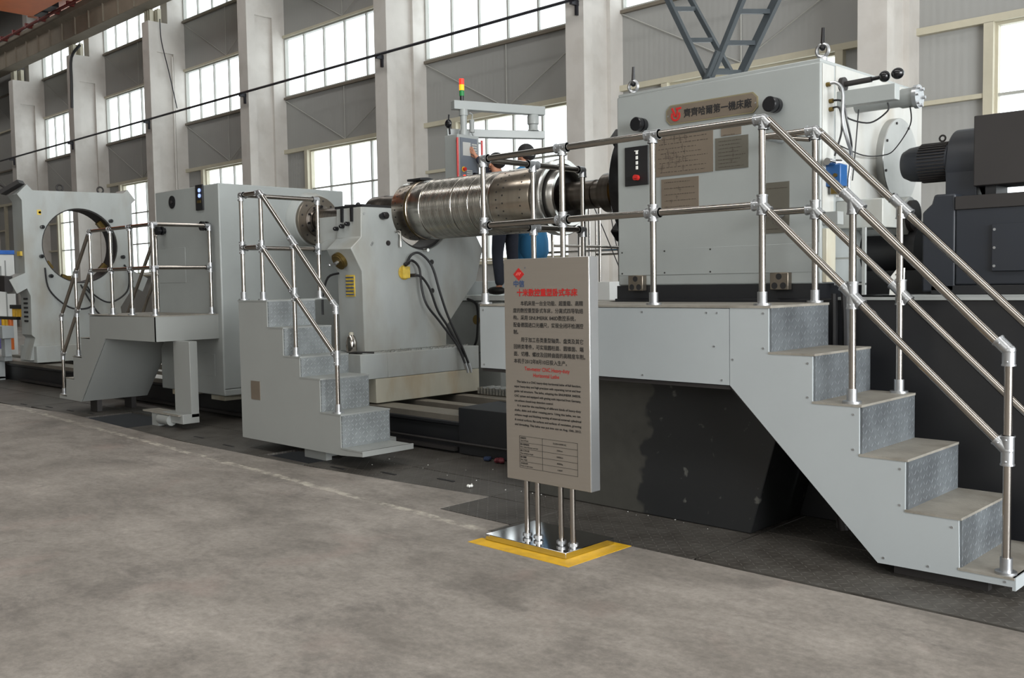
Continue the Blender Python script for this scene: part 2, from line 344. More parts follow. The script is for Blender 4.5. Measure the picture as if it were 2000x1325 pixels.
    def ball(s, c, rx, ry=None, rz=None, n=16, m=10):
        ry = ry or rx; rz = rz or rx
        v = [(c[0]+rx*math.sin(PI*j/m)*math.cos(2*PI*i/n), c[1]+ry*math.sin(PI*j/m)*math.sin(2*PI*i/n), c[2]+rz*math.cos(PI*j/m)) for j in range(m+1) for i in range(n)]
        return s.add(v, [(j*n+i, (j+1)*n+i, (j+1)*n+(i+1) % n, j*n+(i+1) % n) for j in range(m) for i in range(n)], True)
    def build(s, name, m, parent=None, bevel=0, seg=2):
        base = wloc(parent) if parent else Vector((0, 0, 0))
        me = bpy.data.meshes.new(name)
        bm = bmesh.new(); vs = [bm.verts.new(Vector(v)-base) for v in s.v]
        for f, q in zip(s.f, s.sm):
            try: fc = bm.faces.new([vs[i] for i in f]); fc.smooth = q
            except ValueError: pass
        bmesh.ops.remove_doubles(bm, verts=bm.verts, dist=1e-5)
        bmesh.ops.dissolve_degenerate(bm, dist=1e-6, edges=bm.edges)
        bmesh.ops.recalc_face_normals(bm, faces=bm.faces)
        bm.to_mesh(me); bm.free()
        # keep cylinder rims crisp
        me.materials.append(m)
        o = bpy.data.objects.new(name, me); COL.objects.link(o)
        if parent: o.parent = parent
        try:
            me.set_sharp_from_angle(angle=math.radians(38))
        except Exception: pass
        if bevel:
            md = o.modifiers.new('bevel', 'BEVEL'); md.width = bevel; md.segments = seg; md.limit_method = 'ANGLE'; md.angle_limit = math.radians(40); md.harden_normals = False
        return o
def wloc(o):
    # meshes are written in world coordinates; an Empty carries the offset of its whole thing
    l = Vector((0, 0, 0))
    while o: l += o.location; o = o.parent
    return l
def tag(o, label=None, cat=None, group=None, kind=None):
    if label: o['label'] = label
    if cat: o['category'] = cat
    if group: o['group'] = group
    if kind: o['kind'] = kind
    return o
def thing(name, loc, label, cat, group=None):
    o = bpy.data.objects.new(name, None); COL.objects.link(o); o.location = loc; o.empty_display_size = .2
    return tag(o, label, cat, group)
def setting(name, loc=(0, 0, 0)):
    o = bpy.data.objects.new(name, None); COL.objects.link(o); o.location = loc; o['kind'] = 'structure'; return o
def share(o, loc, parent=None, rot=None, scale=None):
    c = o.copy(); COL.objects.link(c); c.location = loc
    if rot is not None: c.rotation_euler = rot
    if scale is not None: c.scale = scale
    if parent is not None: c.parent = parent
    return c
def text(body, size, mtl, parent, origin, xdir, zdir, align='LEFT', bold=0, name='lettering', wscale=1, lift=.0012, thick=0, spacing=1, lspace=1):
    """flat print on a surface: origin in world space, xdir along the line, zdir up"""
    c = bpy.data.curves.new(name, 'FONT'); c.body = body; c.size = size; c.align_x = align;  c.extrude = thick; c.space_character = spacing; c.space_line = lspace; c.resolution_u = 2
    t = bpy.data.objects.new(name, c); COL.objects.link(t)
    dg = bpy.context.evaluated_depsgraph_get(); me = bpy.data.meshes.new_from_object(t.evaluated_get(dg))
    bpy.data.objects.remove(t)
    X = Vector(xdir).normalized(); Z = Vector(zdir).normalized(); Nn = X.cross(Z); Nn = Nn
    O = Vector(origin)+Nn*lift-wloc(parent)
    for v in me.vertices: v.co = O+X*(v.co.x*wscale)+Z*v.co.y+Nn*v.co.z
    if bold:                                  # heavier strokes: overlaid, slightly shifted outlines
        bm = bmesh.new(); bm.from_mesh(me)
        for i, (dx, dz) in enumerate(((bold, 0), (-bold, 0), (0, bold), (0, -bold))):
            g = bmesh.ops.duplicate(bm, geom=[f for f in bm.faces if f.index < len(me.polygons) and f.index >= 0][:len(me.polygons)])
            bmesh.ops.translate(bm, verts=[v for v in g['geom'] if isinstance(v, bmesh.types.BMVert)], vec=X*dx+Z*dz+Nn*.00003*(i+1)); 
            bm.faces.index_update()
        bm.to_mesh(me); bm.free()
    me.materials.clear(); me.materials.append(mtl)
    o = bpy.data.objects.new(name, me); COL.objects.link(o); o.parent = parent
    return o
def grow(name, joints, edges, mtl, parent, sub=1, extra=None):
    """continuous body: skin modifier along joints {key:(x,y,z,r)}, baked to a mesh"""
    keys = list(joints); me = bpy.data.meshes.new(name)
    base = wloc(parent) if parent else Vector((0, 0, 0))
    me.from_pydata([joints[k][:3] for k in keys], [(keys.index(a), keys.index(b)) for a, b in edges], [])
    t = bpy.data.objects.new(name, me); COL.objects.link(t)
    md = t.modifiers.new('skin', 'SKIN'); md.use_smooth_shade = True
    for i, k in enumerate(keys):
        r = joints[k][3]; rr = (r, joints[k][4]) if len(joints[k]) > 4 else (r, r)
        me.skin_vertices[0].data[i].radius = rr; me.skin_vertices[0].data[i].use_root = (i == 0)
    s_ = t.modifiers.new('sub', 'SUBSURF'); s_.levels = sub; s_.render_levels = sub
    dg = bpy.context.evaluated_depsgraph_get(); m2 = bpy.data.meshes.new_from_object(t.evaluated_get(dg)); bpy.data.objects.remove(t)
    for v in m2.vertices: v.co -= base
    if extra:
        bm = bmesh.new(); bm.from_mesh(m2); k0 = MB(); extra(k0)
        vs = [bm.verts.new(Vector(v)-base) for v in k0.v]
        for f in k0.f: 
            try: bm.faces.new([vs[i] for i in f]).smooth = True
            except ValueError: pass
        bm.to_mesh(m2); bm.free()
    for p in m2.polygons: p.use_smooth = True
    m2.materials.clear(); m2.materials.append(mtl)
    o = bpy.data.objects.new(name, m2); COL.objects.link(o)
    if parent: o.parent = parent
    return o

# ================================================================== SETTING
WY = 15.8
COLX = [5.75, -.35, -6.475, -12.39, -18.4, -24.55, -30.43, -36.55, -42.5, -48.5, -54.5]
fl = MB()
# concrete in front of the plate strip (its edge jogs where plates reach further out)
edge = [(8, 4.36), (-3.3, 4.33), (-3.3, 4.05), (-4.0, 4.05), (-4.17, 4.03), (-4.17, 4.23), (-4.83, 4.23), (-4.83, 4.70), (-5.6, 4.63), (-6.8, 4.53), (-9, 4.48), (-12, 4.62), (-14, 4.45), (-60, 4.45)]
fl.prism(edge+[(-60, -12), (12, -12), (12, 4.36)], 'z', -.4, 0)
fl.box(-60, 12, 7.45, 16.2, -.4, 0)
fl.box(-60, 12, 4.0, 7.5, -.75, -.6)
floor_o = fl.build('floor', M_FLOOR); tag(floor_o, kind='structure')
pl = MB(); pl.box(-60, 12, 4.02, 7.44, -.6, -.58); pl.build('pit_bottom', M_PIT, floor_o)
# floor plates: strips of chequer plate, each a piece
def plate(x0, x1, y0, y1, z=0.0):
    m = MB(); m.box(x0+.006, x1-.006, y0+.006, y1-.006, z-.02, z-.001-random.random()*.003)
    return m.build('floor_plate', M_FPLATE, floor_o)
rowx = [8, 6.2, 4.4, 2.6, .9, -.95, -2.9, -4.17, -4.83, -6.1, -6.92]
for a, b_ in zip(rowx[1:], rowx[:-1]):
    y0 = 4.36 if b_ <= 8 and a > -3.4 else 4.23
    if a < -4.8: y0 = 4.56
    if (a, b_) == (-4.17, -2.9): plate(a, b_, 4.06, 5.1)
    elif (a, b_) == (-4.83, -4.17): plate(a, b_, 4.24, 4.72); plate(a, b_, 4.72, 5.1)
    else: plate(a, b_, y0, 5.1)
    plate(a, b_, 5.1, 5.95)
for a, b_, y0 in ((-7.6, -6.92, 4.96), (-8.9, -7.6, 4.50), (-10.25, -8.9, 4.5), (-13.2, -11.55, 4.6), (-15, -13.2, 4.5), (-17, -15, 4.46), (-19.4, -17, 4.46), (-22, -19.4, 4.46)):
    plate(a, b_, y0, 5.2)
    plate(a, b_, 5.2, 5.95)
plate(-11.55, -10.25, 5.2, 5.95); plate(-7.6, -6.92, 4.52, 4.62)
sl = MB()
for x, y in ((-6.05, 4.78), (-6.55, 4.65), (-5.1, 5.3), (-8.3, 4.65), (-9.0, 4.72), (-12.3, 4.75), (-12.9, 4.72), (-13.5, 4.62), (-11.8, 4.8), (-5.5, 4.9)):
    sl.box(x-.09, x+.09, y-.012, y+.012, -.004, .0015)
o = sl.build('lifting_slot', M_INK, floor_o); o['kind'] = 'stuff'
ym = MB(); ym.prism([(-4.07, 3.785), (-3.30, 3.785), (-3.30, 4.33), (-3.42, 4.33), (-3.42, 3.90), (-4.07, 3.90)], 'z', .0004, .002)
ym.build('paint_marking', M_YEL, floor_o)

# back wall with columns, girts, panels, bracing; windows are their own pieces
wall = setting('wall_back', (-20, WY, 0))
wl = MB(); wl.box(-60, 12, WY+.02, WY+.22, 0, 2.0); wl.build('lower_wall', M_PANEL, wall)
def rect(mb, x0, x1, z0, z1, y0=WY+.02, y1=WY+.14): mb.box(x0, x1, y0, y1, z0, z1)
wn = 0
pane_cache = {}
def pane(parent, x0, x1, z0, z1):
    key = (round(x1-x0, 3), round(z1-z0, 3))
    if key not in pane_cache:
        me = MB().box(0, key[0], 0, .006, 0, key[1]); o = me.build('pane', M_GLASS); o.parent = parent; pane_cache[key] = o
    else:
        o = share(pane_cache[key], (0, 0, 0), parent)
    o.location = Vector((x0, WY+.07, z0))-parent.location; return o
def window(x0, x1, z0, z1, nx, zs, inset, frame_m):
    global wn
    wn += 1; wd = setting('window_%d' % wn, ((x0+x1)/2, WY, z0))
    f = MB(); t = .05
    f.box(x0, x0+t, WY+.0, WY+.12, z0, z1).box(x1-t, x1, WY, WY+.12, z0, z1).box(x0+t, x1-t, WY, WY+.12, z1-t, z1).box(x0+t, x1-t, WY, WY+.12, z0, z0+t)
    f.build('frame', frame_m, wd)
    xs = [x0+(x1-x0)*i/nx for i in range(nx+1)]
    for i in range(1, nx):
        m = MB(); m.box(xs[i]-.022, xs[i]+.022, WY+.03, WY+.09, z0+t, z1-t); m.build('muntin', M_MUNT, wd)
    for z in zs:
        m = MB(); m.box(x0+t, x1-t, WY+.025, WY+.085, z-.022, z+.022); m.build('transom', M_MUNT, wd)
    zz = [z0+t]+list(zs)+[z1-t]
    for i in range(nx):
        for j in range(len(zz)-1): pane(wd, xs[i]+(.022 if i else t), xs[i+1]-(.022 if i < nx-1 else t), zz[j], zz[j+1])
    return wd
for k in range(len(COLX)-1):
    R_, L_ = COLX[k]-.22, COLX[k+1]+.22
    pm = [(L_, R_, 5.40, 6.84), (L_, R_, 8.66, 10.14)]
    if k < 2: pm.append((L_, R_, 8.66, 14))
    for q in pm:
        m = MB(); rect(m, *q); m.build('wall_panel', M_PANEL, wall)
    wx0, wx1 = L_+1.15, R_-.9
    for q in ((L_, wx0, 2.0, 5.3), (wx1, R_, 2.0, 5.3)):
        m = MB(); rect(m, *q); m.build('wall_panel', M_PANEL, wall)
    m = MB(); rect(m, L_, R_, 12.2, 14); m.build('wall_panel', M_PANEL, wall)
    for z, h in ((5.35, .11), (1.97, .08)):
        g = MB(); g.box(L_, R_, WY-.1, WY+.04, z-h/2, z+h/2); g.build('girt', M_GIRT, wall)
    for z in (6.87, 8.62, 10.18):
        g = MB(); g.box(L_, R_, WY-.06, WY+.04, z-.035, z+.03); g.build('girt', M_SILL if z != 8.62 else M_GIRT, wall)
    for z in (4.22, 3.1):
        for a, b_ in ((L_, wx0), (wx1, R_)):
            g = MB(); g.box(a, b_, WY-.08, WY+.04, z-.035, z+.035); g.build('girt', M_GIRT, wall)
    for x in (wx0-.06, wx1+.06):
        g = MB(); g.box(x-.07, x+.07, WY-.1, WY+.04, 2.0, 5.3); g.build('window_post', M_GIRT, wall)
    xm = (L_+R_)/2
    for z0, z1 in ((5.42, 6.82), (8.66, 10.14)):
        b1 = MB(); b1.cyl((L_+.05, WY-.03, z1), (xm, WY-.03, z0), .011, n=6); b1.cyl((R_-.05, WY-.03, z1), (xm, WY-.03, z0), .011, n=6); b1.cyl((xm, WY-.03, z0), (xm, WY-.03, z1), .011, n=6)
        b1.build('sag_rod', M_MUNT, wall)
    if k < 8 and k >= 1:
        window(wx0, wx1, 2.02, 5.3, 4, (3.1, 4.22), .1, M_GIRT)
        window(L_, R_, 6.9, 8.59, 6, (), .0, M_MUNT)
    elif k == 0:
        window(wx0, wx1, 2.02, 5.3, 4, (3.1, 4.22), .1, M_GIRT)
        window(L_, R_, 6.9, 8.59, 6, (), 0, M_MUNT)
    else:
        for q in ((wx0, wx1, 2.0, 5.3), (L_, R_, 6.9, 8.6)):
            m = MB(); rect(m, *q); m.build('wall_panel', M_PANEL, wall)
    if 2 <= k < 8:
        window(L_, R_, 10.22, 12.2, 6, (11.2,), 0, M_MUNT)
    else:
        m = MB(); rect(m, L_, R_, 10.2, 12.2); m.build('wall_panel', M_PANEL, wall)
for x in COLX:
    c = MB(); h = .23
    # I-shaped precast column: front and rear flanges with a recessed web between z .6 and 9.1
    ztop = 10.05
    c.box(x-h, x+h, 14.6, 14.86, 0, ztop).box(x-h, x+h, 15.42, 15.95, 0, 14)
    c.box(x-h+.09, x+h-.09, 14.86, 15.42, .6, 9.1).box(x-h, x+h, 14.86, 15.42, 0, .6).box(x-h, x+h, 14.86, 15.42, 9.1, ztop)
    c.box(x-h, x+h, 15.25, 15.42, ztop, 14)
    c.build('column', M_CONC, wall)
    if x < -20:
        b_ = MB(); 
        for yy in (14.68, 14.95): b_.box(x-.2, x-.14, yy, yy+.12, ztop, 10.5).box(x-.03, x+.03, yy, yy+.12, ztop, 10.5).box(x+.12, x+.18, yy, yy+.12, ztop, 10.5)
        b_.build('beam_bearing', M_GIRT, wall)
# rest of the hall: closed right end wall, near wall, roof
ceil = MB(); ceil.box(-60, 12, -12, 16.2, 14, 14.15); tag(ceil.build('ceiling', M_CEIL), kind='structure')
wr = MB(); wr.box(12, 12.2, -12, 16, 0, 14); tag(wr.build('wall_right', M_WALLIN), kind='structure')
wf = MB(); wf.box(-60, 12, -12.2, -12, 0, 14); tag(wf.build('wall_front', M_WALLIN), kind='structure')
wlf = MB(); wlf.box(-60.2, -60, -12, 16, 0, 14); tag(wlf.build('wall_left', M_WALLIN), kind='structure')

# ---- crane runway beam (concrete), its red conductor rail, orange crane girder, service pipe
rb = thing('crane_runway_beam', (-40, 14.4, 10.4), 'raw concrete crane runway beam carried on the column corbels, upper left', 'beam')
m = MB(); m.prism([(14.25, 10.42), (14.75, 10.42), (14.75, 11.0), (14.95, 11.15), (14.95, 11.35), (14.05, 11.35), (14.05, 11.15), (14.25, 11.0)], 'x', -60, -20); m.build('beam_body', M_BEAM, rb, .01)
for i in range(34):
    x = -58+i*1.15; m = MB(); m.box(x, x+.05, 14.2, 14.26, 10.44, 11.1); m.build('stiffener', M_BEAM, rb)
m = MB(); m.box(-60, -20, 14.42, 14.58, 11.35, 11.52); m.build('crane_rail', M_BROWNB, rb)
m = MB(); m.cyl((-60, 13.85, 11.3), (-20, 13.85, 11.3), .05, n=8)
for i in range(30): m.box(-58+i*1.3, -57.9+i*1.3, 13.8, 14.1, 11.26, 11.42)
m.build('conductor_rail', M_REDP, rb)
cg = thing('overhead_crane', (-40, 8, 11.6), 'orange overhead crane girder with end carriage, top left corner', 'crane')
m = MB(); m.box(-36.6, -33.0, -6, 13.4, 11.22, 13.2); m.build('girder', M_ORANGE, cg, .02)
m = MB(); m.box(-39.0, -33.8, 14.1, 14.9, 11.80, 12.35); m.build('end_carriage', M_ORANGE, cg, .02)
for x in (-38.5, -34.4):
    m = MB(); m.cyl((x, 14.35, 11.72), (x, 14.65, 11.72), .22); m.build('wheel', M_BROWNB, cg)
m = MB(); m.box(-35.9, -35.1, 13.42, 13.76, 11.3, 11.8).box(-36.6, -35.9, 13.45, 13.7, 11.25, 11.5); m.build('current_collector', M_RUB, cg, .01)
sp_ = thing('service_pipe', (-20, 14.45, 6.9), 'long thin dark service pipe clipped across the faces of the white columns', 'pipe')
m = MB(); m.cyl((-60, 14.42, 6.88), (8, 14.42, 6.88), .034, n=8); m.build('pipe', M_PIPE, sp_)
for x in COLX:
    m = MB(); m.box(x+.05, x+.12, 14.4, 14.62, 6.80, 6.9).box(x+.06, x+.11, 14.54, 14.6, 6.62, 6.82); m.build('bracket', M_PIPE, sp_)
dp = thing('hanging_hose', (-36.3, 14.6, 8), 'short black hose hanging down the face of the second white column from the left', 'hose')
m = MB(); m.tube([(-36.25, 14.9, 10.4), (-36.22, 14.56, 9.9), (-36.25, 14.54, 9.0), (-36.32, 14.55, 8.1)], .05, 6, 4); m.build('hose', M_RUB, dp)
dp = thing('hanging_cable', (-30, 14.9, 8), 'thin loose cable hanging down the third white column from the left', 'cable')
m = MB(); m.tube([(-30.0, 14.9, 10.1), (-29.95, 14.9, 9.4), (-29.9, 15.1, 8.4), (-29.85, 15.3, 7.3)], .018, 6, 4); m.build('cable', M_PIPE, dp)
m = MB(); m.cyl((-30.16, 15.35, 9.0), (-30.16, 15.35, 2), .03, n=8); m.build('conduit', M_CONC, dp)

# ---- blue grey lattice legs standing behind the headstock
lt = thing('lattice_frame', (-7.4, 9.6, 0), 'dark blue grey steel lattice legs meeting in a V above the headstock', 'lattice frame')
def P2(px, py, Y, CX=1000, CY=662.5):   # offline calibration helper used for far thin members only
    d = (px-CX)*r2-(py-CY)*u2+FPX*fw; t = Y/d.y; return Vector((0, 0, 1.5))+d*t
A1 = P2(1305, -60, 9.5); A2 = P2(1398, 175, 9.5); B1 = P2(1345, -60, 10.0); B2 = P2(1440, 175, 10.0)
C1 = P2(1468, -60, 9.5); C2 = P2(1375, 170, 9.5); D1 = P2(1545, -60, 10.0); D2 = P2(1433, 175, 10.0)
A1 = P2(1276, -60, 9.5); A2 = P2(1390, 175, 9.5); B1 = P2(1317, -60, 10.0); B2 = P2(1446, 175, 10.0); C1 = P2(1474, -60, 9.5); C2 = P2(1379, 175, 9.5)
for a, b_, wdt in ((A1, A2, .055), (B1, B2, .05), (C1, C2, .05), (D1, D2, .085)):
    m = MB(); m.beam(b_+(a-b_)*2.6, b_, wdt, .07, (0, 1, 0)); m.build('leg', M_DRAIL, lt)
for t in (-1.4, -.9, -.4, .08, .34, .60, .85):
    m = MB(); m.beam(A1.lerp(A2, t), B1.lerp(B2, t), .035, .05); m.build('rung', M_DRAIL, lt)
    m = MB(); m.beam(C1.lerp(C2, t), D1.lerp(D2, t), .035, .05); m.build('rung', M_DRAIL, lt)
gx = (A2+D2)/2
m = MB(); m.box(gx.x-.05, gx.x+.05, 9.4, 10.05, 0, 3.75); m.build('mast', M_DRAIL, lt)
g0 = P2(1404, 100, 9.44); g1 = P2(1376, 168, 9.44)
m = MB(); m.beam(g0, g1, .03, .11, (0, 1, 0)); m.build('gusset_plate', M_DRAIL, lt)

# ================================================================== STAIRS / PLATFORMS
def riser(x, y0, y1, z0, z1, p, mt=None): 
    m = MB(); m.box(x-.012, x, y0, y1, z0, z1); return m.build('riser', mt or M_RISER, p)
def tread(x0, x1, y0, y1, z, p, mt=None, t=.012): 
    m = MB(); m.box(x0, x1, y0, y1, z-t, z); return m.build('tread', mt or M_TREAD, p)
def screws(pts, y, p, mtl=None):
    m = MB()
    for x, z in pts: m.cyl((x, y-.003, z), (x, y+.001, z), .006, n=8)
    o = m.build('screw_heads', mtl or M_FIT, p); o['kind'] = 'stuff'; return o
def post(x, y, z0, z1, rail, r=.019):
    m = MB(); m.cyl((x, y, z0+.05), (x, y, z1), r, n=14); p = m.build('post', M_STEEL, rail)
    m = MB(); m.cyl((x, y, z0), (x, y, z0+.012), .048, n=16).cyl((x, y, z0+.012), (x, y, z0+.075), r+.008, n=14); m.build('post_foot', M_FIT, rail)
def bar(a, b_, rail, name='rail_bar', r=.021):
    m = MB(); m.cyl(a, b_, r, n=14); return m.build(name, M_STEEL, rail)
def joint(c, dirs, rail, r=.029, l=.055):
    m = MB(); c = Vector(c)
    m.ball(c, r*1.05, n=12, m=8)
    for d in dirs:
        d = Vector(d).normalized(); m.cyl(c, c+d*l, r, n=14).cyl(c+d*(l-.008), c+d*l, r+.003, n=14)
        m.ball(c+d*(l-.02)+Vector((0, -r, 0)), .006, n=6, m=4)
    return m.build('pipe_fitting', M_FIT, rail)
XP, XN, YP, YN, ZP, ZN = (1, 0, 0), (-1, 0, 0), (0, 1, 0), (0, -1, 0), (0, 0, 1), (0, 0, -1)

# ---- right hand platform in front of the headstock
y0, y1 = 4.72, 5.40
s1 = thing('access_platform', (-3.2, 5.06, .06), 'pale grey raised walkway and stairs on the right, in front of the nameplated headstock', 'platform')
m = MB(); m.box(-4.905, -2.903, y0, y0+.01, .905, 1.335); m.build('side_panel', M_SHEET, s1)
str1 = [(-2.899, .905), (-2.899, 1.340), (-2.66, 1.343), (-2.66, 1.095), (-2.405, 1.093), (-2.405, .843), (-2.15, .841), (-2.15, .592), (-1.915, .592), (-1.915, .345), (-1.66, .345), (-1.655, .105), (-1.42, .105), (-1.42, .066), (-2.05, .06)]
m = MB(); m.prism(str1, 'y', y0, y0+.012); m.build('stringer', M_SHEET, s1)
m = MB(); m.prism([(-4.9, .905), (-4.9, 1.34)]+str1[1:]+[(-2.9, .905)], 'y', y1-.012, y1); m.build('stringer', M_SHEET, s1)
m = MB(); m.box(-4.905, -4.895, y0+.01, y1+.55, .905, 1.335); m.build('end_panel', M_SHEET, s1)
m = MB(); m.box(-4.9, -2.9, y0+.01, y1, .88, .90); m.beam((-2.9, 5.06, .895), (-2.05, 5.06, .07), .66, .012); m.build('soffit', M_BROWNB, s1)
tread(-4.9, -2.645, y0-.004, y1, 1.352, s1, t=.014)
tread(-4.9, -4.45, y1, y1+.55, 1.352, s1, t=.014)
X_ = [-2.66, -2.405, -2.15, -1.915, -1.66]; Z_ = [1.34, 1.095, .845, .595, .345, .105]
for i in range(5):
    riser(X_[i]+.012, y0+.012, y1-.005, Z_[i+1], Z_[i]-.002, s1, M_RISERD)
    xe = X_[i+1]+.014 if i < 4 else -1.41
    tread(X_[i], xe, y0-.003, y1, Z_[i+1]+.006, s1)
m = MB(); m.box(-1.42, -1.405, y0, y1, .05, .111); m.build('nosing', M_SHEET, s1)
for ya in (y0+.08, y1-.15):
    m = MB(); m.box(-2.0, -1.55, ya, ya+.05, 0, .06); m.build('skid', M_BROWNB, s1)
m = MB(); m.box(-4.85, -2.9, y1-.06, y1-.01, .6, .9); m.box(-4.6, -4.5, y1-.02, y1+.25, .7, .9); m.build('bracket', M_BLACK, s1)
screws([(-4.87, 1.31), (-4.0, 1.31), (-3.5, 1.31), (-3.05, 1.31), (-2.98, 1.31), (-4.87, .93), (-4.2, .93), (-3.5, .93), (-2.95, .93), (-4.0, 1.12), (-3.0, 1.12), (-2.88, 1.05), (-2.69, 1.31), (-2.69, 1.12), (-2.43, 1.05), (-2.43, .87), (-2.18, .8), (-2.18, .62), (-1.94, .55), (-1.94, .37), (-1.69, .3), (-1.8, .09), (-2.02, .09), (-1.45, .085)], y0, s1)
hr = MB(); hr.cyl((-4.9, 4.77, 2.362), (-2.76, 4.77, 2.362), .021, n=14); rail = hr.build('guard_railing', M_STEEL, s1)
for x in (-4.9, -4.168, -3.452, -2.725): post(x, 4.77, 1.352, 2.34, rail)
bar((-4.9, 4.77, 1.9), (-2.725, 4.77, 1.9), rail)
for z in (2.362, 1.9):
    joint((-4.9, 4.77, z), (XP, YP, ZN) if z > 2 else (XP, YP, ZN, ZP), rail)
    for x in (-4.168, -3.452): joint((x, 4.77, z), (XP, XN, ZN) if z > 2 else (XP, XN, ZN, ZP), rail, l=.05)
sl_ = Vector((-1.46+2.69, 0, 1.145-2.362)).normalized()
bar((-2.69, 4.77, 2.355), (-1.475, 4.77, 1.15), rail, 'handrail', .022)
bar((-2.725, 4.77, 1.9), (-1.465, 4.77, .69), rail, 'handrail', .021)
joint((-2.715, 4.77, 2.36), (XN, ZN, sl_), rail); joint((-2.725, 4.77, 1.9), (XN, ZN, ZP, sl_), rail)
for x, zb in ((-2.211, .851), (-1.463, .111)):
    k = (x+2.725)/1.26
    zt = 2.362-(x+2.69)*.99 if x < -2 else 1.15
    post(x, 4.77, zb, zt, rail); zm = 1.9-(x+2.725)*.96
    joint((x, 4.77, zt), (ZN, sl_, -sl_) if x < -2 else (ZN, -sl_), rail, l=.07); joint((x, 4.77, zm), (ZN, ZP, sl_, -sl_) if x < -2 else (ZN, ZP, -sl_), rail, l=.07)
# left end railing
bar((-4.9, 4.77, 2.362), (-4.9, 5.85, 2.362), rail); bar((-4.9, 4.77, 1.9), (-4.9, 5.85, 1.9), rail)
for y in (5.28, 5.85):
    post(-4.9, y, 1.352, 2.34, rail)
    for z in (2.362, 1.9): joint((-4.9, y, z), (YN, ZN, YP) if y < 5.5 else (YN, ZN), rail)
# rear railing of the flight
bar((-3.06, 5.37, 2.362), (-2.72, 5.37, 2.362), rail); bar((-3.06, 5.37, 1.9), (-2.72, 5.37, 1.9), rail); bar((-3.05, 5.37, 2.362), (-2.75, 5.36, 2.31), rail, r=.014)
m = MB(); m.cyl((-3.06, 5.37, 2.362), (-3.06, 5.59, 2.362), .021).cyl((-3.06, 5.37, 1.9), (-3.06, 5.59, 1.9), .021); m.build('wall_anchor', M_FIT, rail)
post(-2.72, 5.37, 1.352, 2.34, rail); joint((-2.72, 5.37, 2.362), (XN, ZN, sl_), rail); joint((-2.72, 5.37, 1.9), (XN, ZN, ZP, sl_), rail)
bar((-2.70, 5.37, 2.355), (-1.47, 5.37, 1.15), rail, 'handrail', .022); bar((-2.72, 5.37, 1.9), (-1.46, 5.37, .69), rail, 'handrail')
for x, zb in ((-2.21, .851), (-1.463, .111)):
    zt = 2.362-(x+2.69)*.99 if x < -2 else 1.15
    post(x, 5.355, zb, zt, rail); zm = 1.9-(x+2.72)*.96
    joint((x, 5.37, zt), (ZN, sl_, -sl_) if x < -2 else (ZN, -sl_), rail, l=.07); joint((x, 5.37, zm), (ZN, ZP, sl_, -sl_) if x < -2 else (ZN, ZP, -sl_), rail, l=.07)

# ---- middle stair block beside the steady rest
y0, y1 = 4.68, 5.19
s2 = thing('access_stairs', (-7.3, 5.0, .1), 'solid-sided grey stair block with a small brown plate, between tailstock and roll', 'stairs')
poly = [(-8.085, .1), (-8.085, 1.362), (-7.605, 1.366), (-7.605, 1.13), (-7.36, 1.128), (-7.36, .883), (-7.11, .883), (-7.11, .71), (-6.82, .71), (-6.82, .43), (-6.54, .43), (-6.54, .155), (-6.28, .155), (-6.262, .14), (-6.262, .118), (-6.54, .1)]
m = MB(); m.prism(poly, 'y', y0, y0+.01); m.build('side_panel', M_SHEETD, s2)
m = MB(); m.prism(poly, 'y', y1-.01, y1); m.build('side_panel', M_SHEETD, s2)
m = MB(); m.box(-8.085, -8.075, y0+.01, y1-.01, .1, 1.36); m.build('back_panel', M_SHEETD, s2)
X_ = [-7.605, -7.36, -7.11, -6.82, -6.54]; Z_ = [1.366, 1.13, .883, .71, .43, .155]
tread(-8.09, -7.595, y0-.004, y1, 1.376, s2, M_TREADL, t=.012); tread(-8.09, -7.99, y1, 5.62, 1.376, s2, M_TREADL)
for i in range(5):
    riser(X_[i]+.012, y0+.011, y1-.005, Z_[i+1], Z_[i]-.002, s2)
    tread(X_[i], X_[i+1]+.014 if i < 4 else -6.25, y0-.003, y1, Z_[i+1]+.008, s2, M_TREADL)
m = MB(); m.box(-6.262, -6.248, y0, y1+.02, .118, .163); m.build('nosing', M_SHEETD, s2)
m = MB(); m.box(-7.905, -7.755, y0-.004, y0, .47, .64); tag(m.build('rating_plate', M_PLATE, s2), 'small brown plate')
m = MB(); m.box(-7.22, -6.9, y0+.1, y0+.16, 0.0, .1).box(-7.1, -6.95, y0+.16, y1+.4, .02, .1); m.build('support_bracket', M_SHEETD, s2)
hr = MB(); hr.cyl((-8.07, 4.73, 2.345), (-7.77, 4.73, 2.345), .02, n=14); rail = hr.build('guard_railing', M_STEEL, s2)
dn = Vector((-6.63+7.76, 0, 1.33-2.345)).normalized()
for x in (-8.07, -7.735): post(x, 4.73, 1.376, 2.33, rail)
bar((-8.07, 4.73, 1.86), (-7.735, 4.73, 1.86), rail)
bar((-7.73, 4.73, 2.34), (-6.64, 4.73, 1.33), rail, 'handrail', .022); bar((-7.735, 4.73, 1.86), (-6.632, 4.73, .90), rail, 'handrail')
for x, zb in ((-7.235, .891), (-6.632, .438)):
    k = (x+7.73)/1.09; zt = 2.34-k*1.01; zm = 1.86-(x+7.735)/1.103*.96
    post(x, 4.73, zb, zt, rail); joint((x, 4.73, zt), (ZN, dn, -dn) if x < -7 else (ZN, -dn), rail, l=.06, r=.027); joint((x, 4.73, zm), (ZN, ZP, dn, -dn) if x < -7 else (ZN, ZP, -dn), rail, l=.06, r=.027)
joint((-7.735, 4.73, 2.345), (XN, ZN, dn), rail, r=.027); joint((-7.735, 4.73, 1.86), (XN, ZP, ZN, dn), rail, r=.027)
joint((-8.07, 4.73, 2.345), (XP, ZN, YP), rail, r=.027); joint((-8.07, 4.73, 1.86), (XP, ZN, ZP, YP), rail, r=.027)
